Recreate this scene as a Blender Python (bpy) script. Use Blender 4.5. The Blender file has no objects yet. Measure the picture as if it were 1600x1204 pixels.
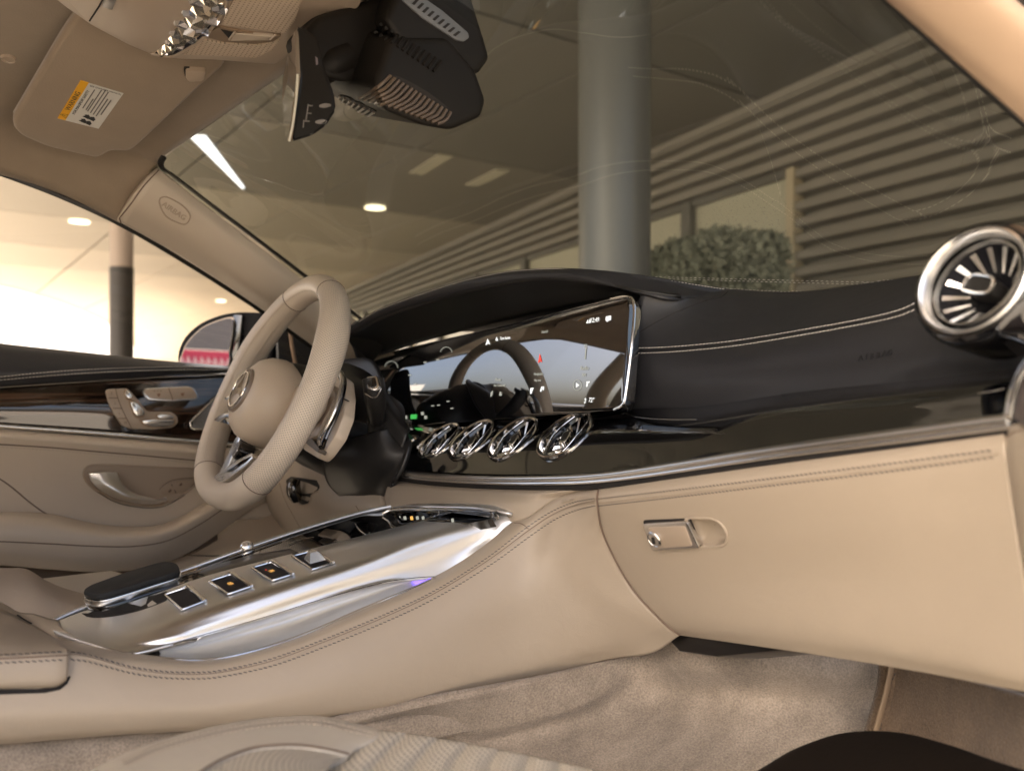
import bpy, bmesh, math, random
from mathutils import Vector, Matrix
from mathutils.bvhtree import BVHTree
R_ = math.radians
random.seed(7)
sc = bpy.context.scene
COL = sc.collection

# ------------------------------------------------------------------ camera
# car axes: +X forward, +Y towards the driver's side, +Z up, origin at the lens (1 m above the ground)
FPX = 1300.0
YAW = R_(35.2)
D = Vector((math.sin(YAW), math.cos(YAW), 0)); RT = Vector((math.cos(YAW), -math.sin(YAW), 0)); UP = Vector((0, 0, 1))
cam = bpy.data.objects.new('camera', bpy.data.cameras.new('camera')); COL.objects.link(cam); sc.camera = cam
cam.data.sensor_width = 36; cam.data.lens = 36 * FPX / 1600; cam.data.clip_start = 0.01; cam.data.clip_end = 4000
cam.matrix_world = Matrix((( RT.x, 0, -D.x, 0), (RT.y, 0, -D.y, 0), (0, 1, 0, 0), (0, 0, 0, 1)))
cam.data.dof.use_dof = True; cam.data.dof.focus_distance = 0.98; cam.data.dof.aperture_fstop = 5.0

# ------------------------------------------------------------------ light
sc.view_settings.view_transform = 'Standard'; sc.view_settings.look = 'None'
sc.view_settings.gamma = 1; sc.view_settings.exposure = 1.72
SUN_EL, SUN_AZ = R_(45), R_(197)           # azimuth measured from +X towards +Y of the place the sun stands in
w = bpy.data.worlds.new('World'); sc.world = w; w.use_nodes = True
wn = w.node_tree.nodes; wn.clear()
sky = wn.new('ShaderNodeTexSky'); sky.sky_type = 'NISHITA'; sky.sun_disc = False
sky.sun_elevation = SUN_EL; sky.sun_rotation = R_(90) - SUN_AZ; sky.air_density = 0.8; sky.dust_density = 7.0; sky.ozone_density = 0.0
bg = wn.new('ShaderNodeBackground'); bg.inputs[1].default_value = 0.15
wo = wn.new('ShaderNodeOutputWorld')
w.node_tree.links.new(sky.outputs[0], bg.inputs[0]); w.node_tree.links.new(bg.outputs[0], wo.inputs[0])
sun = bpy.data.objects.new('sun', bpy.data.lights.new('sun', 'SUN')); COL.objects.link(sun)
sun.data.energy = 4.5; sun.data.angle = R_(0.6); sun.data.color = (1.0, 0.93, 0.83)
sd = Vector((math.cos(SUN_EL) * math.cos(SUN_AZ), math.cos(SUN_EL) * math.sin(SUN_AZ), math.sin(SUN_EL)))
sun.rotation_euler = sd.to_track_quat('Z', 'Y').to_euler()

# ------------------------------------------------------------------ geometry helpers
def ray(px, py): return D + RT * ((px - 800) / FPX) + UP * ((602 - py) / FPX)
def P(px, py, v, ax='X'):
    r = ray(px, py)
    if ax == 'T': return r * v
    k = 'XYZ'.index(ax)
    return r * (v / r[k])
def PP(px, py, p0, n):                       # view ray cut with a plane
    r = ray(px, py); return r * (p0.dot(n) / r.dot(n))
def row(ax, *pts):
    return [P(p[0], p[1], p[2], p[3] if len(p) > 3 else ax) for p in pts]
def cr_eval(pts, t, closed=False):
    n = len(pts)
    if closed:
        i = int(math.floor(t)) % n; f = t - math.floor(t)
        a, b, c, d = pts[(i - 1) % n], pts[i], pts[(i + 1) % n], pts[(i + 2) % n]
    else:
        i = min(int(t), n - 2); f = t - i
        b, c = pts[i], pts[i + 1]
        a = pts[i - 1] if i > 0 else b * 2 - c
        d = pts[i + 2] if i + 2 < n else c * 2 - b
    return 0.5 * ((2 * b) + (c - a) * f + (2 * a - 5 * b + 4 * c - d) * f * f + (3 * b - a - 3 * c + d) * f * f * f)
def spline(pts, n, closed=False, lin=False):
    """n points spread evenly along a smooth curve through pts"""
    pts = [Vector(p) for p in pts]
    m = len(pts); seg = m if closed else m - 1
    if m == 2: lin = True
    dense = []
    K = 24
    for i in range(seg * K + (0 if closed else 1)):
        t = i / K
        if lin:
            a = min(int(t), seg - 1); f = t - a
            dense.append(pts[a].lerp(pts[(a + 1) % m], f))
        else: dense.append(cr_eval(pts, t, closed))
    if closed: dense.append(dense[0])
    cum = [0]
    for i in range(1, len(dense)): cum.append(cum[-1] + (dense[i] - dense[i - 1]).length)
    L = cum[-1]; out = []; j = 0
    cnt = n if closed else n - 1
    for i in range(n):
        s = L * i / cnt
        while j < len(cum) - 2 and cum[j + 1] < s: j += 1
        d = cum[j + 1] - cum[j]
        out.append(dense[j].lerp(dense[j + 1], (s - cum[j]) / d if d > 1e-9 else 0))
    return out
def length(pts): return sum((pts[i + 1] - pts[i]).length for i in range(len(pts) - 1))

def thing(name, label, cat, loc=(0, 0, 0), group=None):
    o = bpy.data.objects.new(name, None); COL.objects.link(o); o.location = loc; o.empty_display_size = 0.02
    o['label'] = label; o['category'] = cat
    if group: o['group'] = group
    return o
def link(name, me, mat, parent=None, label=None, cat=None, kind=None, group=None, sharp=35):
    o = bpy.data.objects.new(name, me); COL.objects.link(o)
    if mat is not None and not me.materials: me.materials.append(mat)
    if parent is not None:
        o.parent = parent
        if parent.type == 'EMPTY': o.matrix_parent_inverse = Matrix.Translation(-Vector(parent.location))
    if label: o['label'] = label
    if cat: o['category'] = cat
    if kind: o['kind'] = kind
    if group: o['group'] = group
    for p in me.polygons: p.use_smooth = True
    if sharp: me.set_sharp_from_angle(angle=R_(sharp))
    return o
def mesh(name, vs, fs, uvs=None):
    me = bpy.data.meshes.new(name); me.from_pydata([tuple(v) for v in vs], [], fs); me.validate(); me.update()
    if uvs:
        l = me.uv_layers.new(name='UVMap')
        for lp in me.loops: l.data[lp.index].uv = uvs[lp.vertex_index]
    return me
def loft(name, rows, mat, parent=None, nu=40, nv=16, thick=0.0, lin=False, linu=False, face=Vector((0, 0, 0)), closed=False, **kw):
    rr = [spline(r, nu, closed, lin=linu) for r in rows]
    cols = []
    for j in range(nu):
        c = [r[j] for r in rr]
        if lin or len(c) == 2:
            k = len(c) - 1; cc = []
            for i in range(nv):
                t = k * i / (nv - 1); a = min(int(t), k - 1); cc.append(c[a].lerp(c[a + 1], t - a))
        else:
            k = len(c) - 1; cc = [cr_eval(c, k * i / (nv - 1)) for i in range(nv)]
        cols.append(cc)
    vs = [cols[j][i] for i in range(nv) for j in range(nu)]
    mid = [cols[nu // 2][i] for i in range(nv)]
    cu = [0]; cv = [0]
    mr = rr[len(rr) // 2]
    for j in range(1, nu): cu.append(cu[-1] + (mr[j] - mr[j - 1]).length)
    for i in range(1, nv): cv.append(cv[-1] + (mid[i] - mid[i - 1]).length)
    uvs = [(cu[j], cv[i]) for i in range(nv) for j in range(nu)]
    fs = []
    jn = nu if closed else nu - 1
    for i in range(nv - 1):
        for j in range(jn):
            a = i * nu + j; b = i * nu + (j + 1) % nu
            fs.append((a, b, b + nu, a + nu))
    me = mesh(name, vs, fs, uvs)
    if face is not None:
        s = sum(((face - p.center).normalized().dot(p.normal) * p.area) for p in me.polygons)
        if s < 0: me.flip_normals()
    o = link(name, me, mat, parent, **kw)
    if thick:
        m = o.modifiers.new('thickness', 'SOLIDIFY'); m.thickness = thick; m.offset = -1
    return o
def tube(name, pts, r, mat, parent=None, closed=False, seg=10, n=None, flat=1.0, normal=None, smooth=True, caps=True, **kw):
    """tube of radius r (number or function of 0..1) along pts; flat scales it along the normal"""
    n = n or max(8, len(pts) * 8)
    c = spline(pts, n, closed) if smooth else [Vector(p) for p in pts]
    n = len(c); vs = []; uvs = []; s = 0
    up = None
    for i in range(n):
        a = c[(i - 1) % n] if (closed or i > 0) else c[i]
        b = c[(i + 1) % n] if (closed or i < n - 1) else c[i]
        t = (b - a).normalized()
        if normal is not None:
            nn = normal(c[i]) if callable(normal) else Vector(normal)
            y = (nn - t * nn.dot(t)).normalized()
        else:
            if up is None:
                up = Vector((0, 0, 1)) if abs(t.z) < .9 else Vector((1, 0, 0))
            y = (up - t * up.dot(t)).normalized(); up = y
        x = t.cross(y)
        rad = r(i / (n - 1)) if callable(r) else r
        if i: s += (c[i] - c[i - 1]).length
        for k in range(seg):
            th = 2 * math.pi * k / seg
            vs.append(c[i] + x * (math.cos(th) * rad) + y * (math.sin(th) * rad * flat))
            uvs.append((s, th * rad))
    fs = []
    for i in range(n if closed else n - 1):
        for k in range(seg):
            a = i * seg + k; b = i * seg + (k + 1) % seg
            c2 = ((i + 1) % n) * seg + (k + 1) % seg; d = ((i + 1) % n) * seg + k
            fs.append((a, b, c2, d))
    if not closed and caps:
        fs.append(tuple(range(seg))[::-1]); fs.append(tuple((n - 1) * seg + k for k in range(seg)))
    me = mesh(name, vs, fs, uvs)
    bm = bmesh.new(); bm.from_mesh(me); bmesh.ops.recalc_face_normals(bm, faces=bm.faces); bm.to_mesh(me); bm.free()
    return link(name, me, mat, parent, **kw)
def fix(me):
    bm = bmesh.new(); bm.from_mesh(me); bmesh.ops.recalc_face_normals(bm, faces=bm.faces); bm.to_mesh(me); bm.free()
def rpoly(pts, r, n=4, closed=True):
    """round the corners of a polygon given as 2D or 3D points"""
    out = []; m = len(pts); pts = [Vector(p) for p in pts]
    for i in range(m):
        a, b, c = pts[i - 1], pts[i], pts[(i + 1) % m]
        rr = min(r if not hasattr(r, '__len__') else r[i], (a - b).length * .48, (c - b).length * .48)
        if rr < 1e-6: out.append(b); continue
        p = b + (a - b).normalized() * rr; q = b + (c - b).normalized() * rr
        for k in range(n + 1):
            t = k / n; out.append(p.lerp(b, t).lerp(b.lerp(q, t), t))
    return out
def plate(name, pts, mat, parent=None, h=0.002, d=0.002, bevel=0.0, face=Vector((0, 0, 0)), n=None, seg=2, **kw):
    pts = [Vector(p) for p in pts]
    c = sum(pts, Vector()) / len(pts)
    if n is None:
        n = Vector()
        for i in range(len(pts)): n += (pts[i] - c).cross(pts[(i + 1) % len(pts)] - c)
        n.normalize()
        if n.dot(face - c) < 0: n = -n
    m = len(pts)
    vs = [p + n * h for p in pts] + [p - n * d for p in pts]
    fs = [tuple(range(m)), tuple(range(2 * m - 1, m - 1, -1))] + [(i, i + m, (i + 1) % m + m, (i + 1) % m) for i in range(m)]
    me = mesh(name, vs, fs); fix(me)
    if bevel:
        bm = bmesh.new(); bm.from_mesh(me)
        es = [e for e in bm.edges if len(e.link_faces) == 2 and e.calc_face_angle(0) > .6 and (len(e.link_faces[0].verts) > 4 or len(e.link_faces[1].verts) > 4 or m <= 4)]
        bmesh.ops.bevel(bm, geom=es, offset=bevel, segments=seg, affect='EDGES', profile=.5, clamp_overlap=True)
        bm.to_mesh(me); bm.free()
    return link(name, me, mat, parent, **kw)
def bvh(*obs):
    vs = []; fs = []
    for o in obs:
        k = len(vs); vs += [v.co.copy() for v in o.data.vertices]; fs += [tuple(k + i for i in p.vertices) for p in o.data.polygons]
    return BVHTree.FromPolygons(vs, fs)
def hit(bv, px, py):
    r = ray(px, py).normalized()
    p, n, i, d = bv.ray_cast(Vector((0, 0, 0)), r)
    if p is None:
        q = r; best = None
        for k in range(40):
            pt = r * (.25 + k * .04); nr = bv.find_nearest(pt)
            if nr[0] is not None and (best is None or nr[3] < best[3]): best = nr
        p, n = best[0], best[1]
    if n.dot(r) > 0: n = -n
    return p, n
def hits(bv, pix, n, closed=False):
    s = spline([Vector((a[0], a[1], 0)) for a in pix], n, closed)
    return [hit(bv, q.x, q.y) for q in s]
def seam(name, bv, pix, r, mat, parent, n=40, lift=0.0, closed=False, seg=6, flat=.6, **kw):
    hs = hits(bv, pix, n, closed)
    pts = [h[0] + h[1] * lift for h in hs]
    nm = sum((h[1] for h in hs), Vector()).normalized()
    return tube(name, pts, r, mat, parent, seg=seg, smooth=False, normal=nm, flat=flat, closed=closed, **kw)
def stitches(name, bv, pix, mat, parent, pitch=.0042, ln=.0032, r=.00042, slant=0.0, off=0.0, **kw):
    hs = hits(bv, pix, 120)
    pts = [h[0] for h in hs]; nm = [h[1] for h in hs]
    L = length(pts); cnt = int(L / pitch); vs = []; fs = []
    cum = [0]
    for i in range(1, len(pts)): cum.append(cum[-1] + (pts[i] - pts[i - 1]).length)
    j = 0
    for q in range(cnt):
        s = (q + .5) * pitch
        while j < len(cum) - 2 and cum[j + 1] < s: j += 1
        f = (s - cum[j]) / max(1e-9, cum[j + 1] - cum[j])
        p = pts[j].lerp(pts[j + 1], f); n = nm[j]; t = (pts[j + 1] - pts[j]).normalized(); b = n.cross(t).normalized()
        t2 = (t + b * slant).normalized(); b2 = n.cross(t2)
        c = p + n * (r * .5) + b * off
        k = len(vs)
        for e, sc_ in ((-.5, .35), (-.3, 1), (.3, 1), (.5, .35)):
            for a in range(5):
                th = 2 * math.pi * a / 5
                vs.append(c + t2 * (ln * e) + (b2 * math.cos(th) + n * math.sin(th)) * (r * sc_))
        for e in range(3):
            for a in range(5):
                fs.append((k + e * 5 + a, k + e * 5 + (a + 1) % 5, k + e * 5 + 5 + (a + 1) % 5, k + e * 5 + 5 + a))
        fs.append(tuple(k + a for a in range(5))[::-1]); fs.append(tuple(k + 15 + a for a in range(5)))
    me = mesh(name, vs, fs)
    kw.setdefault('kind', 'stuff')
    return link(name, me, mat, parent, sharp=0, **kw)
def lathe(name, prof, c, ax, mat, parent=None, seg=40, xdir=None, sx=1.0, **kw):
    """prof: list of (radius, height along ax)"""
    ax = ax.normalized(); x = (xdir or Vector((0, 1, 0))); x = (x - ax * x.dot(ax)).normalized(); y = ax.cross(x)
    vs = []; fs = []
    for (r, h) in prof:
        for k in range(seg):
            th = 2 * math.pi * k / seg
            vs.append(c + ax * h + (x * math.cos(th) * sx + y * math.sin(th)) * r)
    for i in range(len(prof) - 1):
        for k in range(seg):
            fs.append((i * seg + k, i * seg + (k + 1) % seg, (i + 1) * seg + (k + 1) % seg, (i + 1) * seg + k))
    me = mesh(name, vs, fs); fix(me)
    return link(name, me, mat, parent, **kw)
def box(name, c, dx, dy, dz, mat, parent=None, rot=None, bevel=0.0, **kw):
    bm = bmesh.new(); bmesh.ops.create_cube(bm, size=1)
    for v in bm.verts: v.co = Vector((v.co.x * dx, v.co.y * dy, v.co.z * dz))
    if bevel: bmesh.ops.bevel(bm, geom=bm.edges[:], offset=bevel, segments=2, affect='EDGES', profile=.5)
    if rot: bmesh.ops.transform(bm, matrix=rot.to_4x4(), verts=bm.verts)
    bmesh.ops.translate(bm, vec=Vector(c), verts=bm.verts)
    me = bpy.data.meshes.new(name); bm.to_mesh(me); bm.free()
    return link(name, me, mat, parent, **kw)
def text3d(name, s, o, xd, yd, size, mat, parent=None, ext=.0001, align='CENTER', **kw):
    cu = bpy.data.curves.new(name, 'FONT'); cu.body = s; cu.size = size; cu.extrude = ext; cu.align_x = align; cu.align_y = 'CENTER'
    cu.resolution_u = 2
    ob = bpy.data.objects.new(name, cu); COL.objects.link(ob)
    dg = bpy.context.evaluated_depsgraph_get(); me = bpy.data.meshes.new_from_object(ob.evaluated_get(dg))
    bpy.data.objects.remove(ob); xd = Vector(xd).normalized(); yd = Vector(yd).normalized(); zd = xd.cross(yd).normalized(); yd = zd.cross(xd)
    M = Matrix(((xd.x, yd.x, zd.x, o[0]), (xd.y, yd.y, zd.y, o[1]), (xd.z, yd.z, zd.z, o[2]), (0, 0, 0, 1)))
    me.transform(M); me.materials.clear()
    return link(name, me, mat, parent, **kw)
def letters_on(name, s, bv, p0, p1, size, mat, parent, lift=.0006, ext=.0003):
    for i, ch in enumerate(s):
        f = i / (len(s) - 1); px = p0[0] + (p1[0] - p0[0]) * f; py = p0[1] + (p1[1] - p0[1]) * f
        p, n = hit(bv, px, py); q, _ = hit(bv, px + 6, py + 6 * (p1[1] - p0[1]) / (p1[0] - p0[0]))
        text3d(name, ch, p + n * lift, q - p, n.cross(q - p), size, mat, parent, ext=ext)
def plate_on(name, bv, pix, mat, parent, h=.001, d=.001, r=0, bevel=0.0, smooth=0, **kw):
    pp = [Vector((a[0], a[1], 0)) for a in pix]
    if smooth: pp = spline(pp, smooth, True)
    elif r: pp = rpoly(pp, r)
    hs = [hit(bv, q.x, q.y) for q in pp]
    n = sum((x[1] for x in hs), Vector()).normalized()
    return plate(name, [x[0] for x in hs], mat, parent, h, d, bevel, n=n, **kw)

# ------------------------------------------------------------------ materials
def M(name, col, rough=.5, metal=0.0, spec=.5, coat=0.0, bump=None, vary=0.0, vscale=6, emit=None, es=1.0, aniso=0.0, trans=0.0, sheen=0.0, hue=None, ior=None):
    m = bpy.data.materials.new(name); m.use_nodes = True; nt = m.node_tree; b = nt.nodes['Principled BSDF']
    b.inputs['Base Color'].default_value = (*col, 1); b.inputs['Roughness'].default_value = rough; b.inputs['Metallic'].default_value = metal
    b.inputs['Specular IOR Level'].default_value = spec; b.inputs['Coat Weight'].default_value = coat; b.inputs['Coat Roughness'].default_value = .03
    b.inputs['Anisotropic'].default_value = aniso; b.inputs['Transmission Weight'].default_value = trans
    if ior: b.inputs['IOR'].default_value = ior
    if sheen: b.inputs['Sheen Weight'].default_value = sheen; b.inputs['Sheen Roughness'].default_value = .5
    if emit: b.inputs['Emission Color'].default_value = (*emit, 1); b.inputs['Emission Strength'].default_value = es
    tc = nt.nodes.new('ShaderNodeTexCoord')
    if vary:
        nz = nt.nodes.new('ShaderNodeTexNoise'); nz.inputs['Scale'].default_value = vscale; nz.inputs['Detail'].default_value = 5
        nt.links.new(tc.outputs['Object'], nz.inputs['Vector'])
        mx = nt.nodes.new('ShaderNodeMix'); mx.data_type = 'RGBA'
        mx.inputs['A'].default_value = (*[c * (1 - vary) for c in col], 1); mx.inputs['B'].default_value = (*[min(1, c * (1 + vary)) for c in (hue or col)], 1)
        nt.links.new(nz.outputs['Fac'], mx.inputs['Factor']); nt.links.new(mx.outputs['Result'], b.inputs['Base Color'])
    if bump:
        kind, scale, stren, dist = bump
        if kind == 'leather':
            t = nt.nodes.new('ShaderNodeTexVoronoi'); t.feature = 'DISTANCE_TO_EDGE'; t.inputs['Scale'].default_value = scale
            out = t.outputs['Distance']
        else:
            t = nt.nodes.new('ShaderNodeTexNoise'); t.inputs['Scale'].default_value = scale; t.inputs['Detail'].default_value = 6
            out = t.outputs['Fac']
        nt.links.new(tc.outputs['Object'], t.inputs['Vector'])
        bp = nt.nodes.new('ShaderNodeBump'); bp.inputs['Strength'].default_value = stren; bp.inputs['Distance'].default_value = dist
        nt.links.new(out, bp.inputs['Height']); nt.links.new(bp.outputs[0], b.inputs['Normal'])
        if kind == 'leather':        # slack and faint creases of hide
            t2 = nt.nodes.new('ShaderNodeTexNoise'); t2.inputs['Scale'].default_value = 38; t2.inputs['Detail'].default_value = 3; t2.inputs['Distortion'].default_value = .6
            nt.links.new(tc.outputs['Object'], t2.inputs['Vector'])
            b2 = nt.nodes.new('ShaderNodeBump'); b2.inputs['Strength'].default_value = .16; b2.inputs['Distance'].default_value = .004
            nt.links.new(t2.outputs['Fac'], b2.inputs['Height']); nt.links.new(b2.outputs[0], bp.inputs['Normal'])
    return m
def perforate(m, s=.004, rad=.26, dark=.25, ribs=None):
    """rows of small punched holes over the UV map (metres)"""
    nt = m.node_tree; b = nt.nodes['Principled BSDF']; N = nt.nodes; Lk = nt.links
    def mt(op, a, c=None):
        n = N.new('ShaderNodeMath'); n.operation = op
        for i, v in enumerate((a, c)):
            if v is None: continue
            if isinstance(v, (int, float)): n.inputs[i].default_value = v
            else: Lk.new(v, n.inputs[i])
        return n.outputs[0]
    uv = N.new('ShaderNodeUVMap'); sp = N.new('ShaderNodeSeparateXYZ'); Lk.new(uv.outputs[0], sp.inputs[0])
    u = mt('DIVIDE', sp.outputs[0], s); v = mt('DIVIDE', sp.outputs[1], s * .6)
    odd = mt('MULTIPLY', mt('MODULO', mt('FLOOR', v), 2), .5)
    fu = mt('SUBTRACT', mt('FRACT', mt('ADD', u, odd)), .5); fv = mt('MULTIPLY', mt('SUBTRACT', mt('FRACT', v), .5), .6)
    d = mt('SQRT', mt('ADD', mt('MULTIPLY', fu, fu), mt('MULTIPLY', fv, fv)))
    mask = N.new('ShaderNodeMapRange'); mask.inputs['From Min'].default_value = rad * .6; mask.inputs['From Max'].default_value = rad
    mask.inputs['To Min'].default_value = dark; mask.inputs['To Max'].default_value = 1; Lk.new(d, mask.inputs['Value'])
    mx = N.new('ShaderNodeMix'); mx.data_type = 'RGBA'; mx.blend_type = 'MULTIPLY'; mx.inputs['Factor'].default_value = 1
    src = b.inputs['Base Color']
    if src.is_linked: Lk.new(src.links[0].from_socket, mx.inputs['A'])
    else: mx.inputs['A'].default_value = src.default_value
    cmb = N.new('ShaderNodeCombineColor'); [Lk.new(mask.outputs[0], cmb.inputs[i]) for i in range(3)]
    Lk.new(cmb.outputs[0], mx.inputs['B']); Lk.new(mx.outputs['Result'], b.inputs['Base Color'])
    bp = N.new('ShaderNodeBump'); bp.inputs['Strength'].default_value = .8; bp.inputs['Distance'].default_value = .0008
    Lk.new(mask.outputs[0], bp.inputs['Height'])
    if b.inputs['Normal'].is_linked: Lk.new(b.inputs['Normal'].links[0].from_socket, bp.inputs['Normal'])
    Lk.new(bp.outputs[0], b.inputs['Normal'])
    return m
BEIGE = (.385, .318, .243)
leather = M('beige_leather', BEIGE, .42, bump=('leather', 800, .35, .0006), vary=.035, vscale=9)
wheel_lea = M('wheel_leather', (.69, .59, .475), .40, bump=('leather', 800, .3, .0005), vary=.03)  # wheel beiges lightened in place of light from the driver's window
door_lea = M('door_leather', (.60, .505, .395), .42, bump=('leather', 800, .3, .0006), vary=.03)  # raised above the base beige, driver-side light put into the colour
wheel_pl = M('wheel_hub_plastic', (.58, .48, .37), .42, bump=('noise', 900, .05, .0004))
leather_perf = perforate(M('beige_perforated_leather', (.69, .59, .475), .42, bump=('leather', 900, .1, .0006)), .0038, .25, .55)
seat_perf = perforate(M('seat_perforated_leather', (.56, .50, .41), .6, bump=('leather', 900, .1, .0006)), .0062, .20, .22)
seat_lea = M('seat_leather', (.57, .51, .42), .6, bump=('leather', 800, .14, .0006), vary=.03)
beige_pl = M('beige_plastic', (.39, .31, .235), .38, bump=('noise', 900, .05, .0004))
suede = M('suede_headliner', (.27, .21, .15), .95, bump=('noise', 500, .3, .0012), vary=.14, vscale=22, sheen=.3)
suede_v = M('suede_visor', (.275, .21, .148), .95, bump=('noise', 500, .3, .0012), vary=.12, vscale=26, sheen=.3)
pillarm = M('pillar_plastic', (.56, .48, .385), .42, bump=('noise', 700, .1, .0006))  # pillar tone lightened to carry the light missing on the driver's side
darklea = M('dark_leather', (.022, .022, .025), .44, bump=('leather', 900, .25, .0006), vary=.1)
blackpl = M('black_plastic', (.012, .011, .010), .42, bump=('noise', 900, .15, .0005))
piano = M('piano_black', (.003, .003, .0035), .035, coat=1.0, spec=.6)
chrome = M('chrome', (.78, .77, .76), .12, metal=1, bump=('noise', 40, .02, .001))
satin = M('satin_metal', (.72, .71, .69), .27, metal=1, aniso=.5)
brush = M('brushed_aluminium', (.76, .755, .745), .40, metal=1, aniso=.6, bump=('noise', 260, .03, .0004))
darkgap = M('dark_gap', (.010, .008, .007), .8)
seamm = M('seam_shadow_line', (.16, .11, .08), .8)
thread_d = M('dark_thread', (.045, .045, .05), .7)
thread_l = M('pale_thread', (.62, .58, .52), .7)
thread_b = M('beige_thread', (.42, .34, .26), .7)
mirrorm = M('mirror_glass', (.8, .8, .8), .01, metal=1)
knobm = M('silver_button', (.82, .80, .76), .2, metal=.85)
amber = M('amber_symbol', (.1, .05, .0), .5, emit=(1, .5, .12), es=.35)
whitesym = M('lit_symbol', (.2, .2, .2), .5, emit=(.9, .9, .85), es=.4)
dimsym = M('dim_symbol', (.1, .1, .1), .5, emit=(.75, .75, .62), es=.16)
redsym = M('red_symbol', (.1, .0, .0), .5, emit=(1, .08, .05), es=.35)
greensym = M('green_symbol', (.0, .1, .0), .5, emit=(.1, .8, .15), es=.2)
blueglow = M('ambient_light_lens', (.05, .02, .2), .3, emit=(.22, .14, .95), es=.9)

def carpetmat(name, col, vary):
    m = M(name, col, 1.0, spec=.1, sheen=.2)
    nt = m.node_tree; N = nt.nodes; L = nt.links; b = N['Principled BSDF']
    tc = N.new('ShaderNodeTexCoord')
    a = N.new('ShaderNodeTexNoise'); a.inputs['Scale'].default_value = 13; a.inputs['Detail'].default_value = 5; a.inputs['Roughness'].default_value = .6
    f = N.new('ShaderNodeTexNoise'); f.inputs['Scale'].default_value = 520; f.inputs['Detail'].default_value = 4
    mp = N.new('ShaderNodeMapping'); mp.inputs['Scale'].default_value = (1, 1.7, 1); mp.inputs['Rotation'].default_value = (0, 0, .9)
    L.new(tc.outputs['Object'], mp.inputs[0]); L.new(mp.outputs[0], a.inputs['Vector']); L.new(tc.outputs['Object'], f.inputs['Vector'])
    r = N.new('ShaderNodeMapRange'); r.inputs['From Min'].default_value = .35; r.inputs['From Max'].default_value = .65; L.new(a.outputs['Fac'], r.inputs['Value'])
    r.inputs['To Min'].default_value = 1 - vary; r.inputs['To Max'].default_value = 1 + vary * .6
    r2 = N.new('ShaderNodeMapRange'); r2.inputs['From Min'].default_value = .3; r2.inputs['From Max'].default_value = .7; L.new(f.outputs['Fac'], r2.inputs['Value'])
    r2.inputs['To Min'].default_value = .72; r2.inputs['To Max'].default_value = 1.25
    ml = N.new('ShaderNodeMath'); ml.operation = 'MULTIPLY'; L.new(r.outputs[0], ml.inputs[0]); L.new(r2.outputs[0], ml.inputs[1])
    vm = N.new('ShaderNodeVectorMath'); vm.operation = 'SCALE'; vm.inputs[0].default_value = col; L.new(ml.outputs[0], vm.inputs['Scale'])
    L.new(vm.outputs[0], b.inputs['Base Color'])
    bp = N.new('ShaderNodeBump'); bp.inputs['Strength'].default_value = .7; bp.inputs['Distance'].default_value = .002
    L.new(f.outputs['Fac'], bp.inputs['Height']); L.new(bp.outputs[0], b.inputs['Normal'])
    return m
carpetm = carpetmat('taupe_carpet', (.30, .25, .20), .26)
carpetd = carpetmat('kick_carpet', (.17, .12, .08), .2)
matm = M('dark_mat_rubber', (.010, .0065, .004), .8, spec=.15, bump=('noise', 300, .3, .001))

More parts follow.
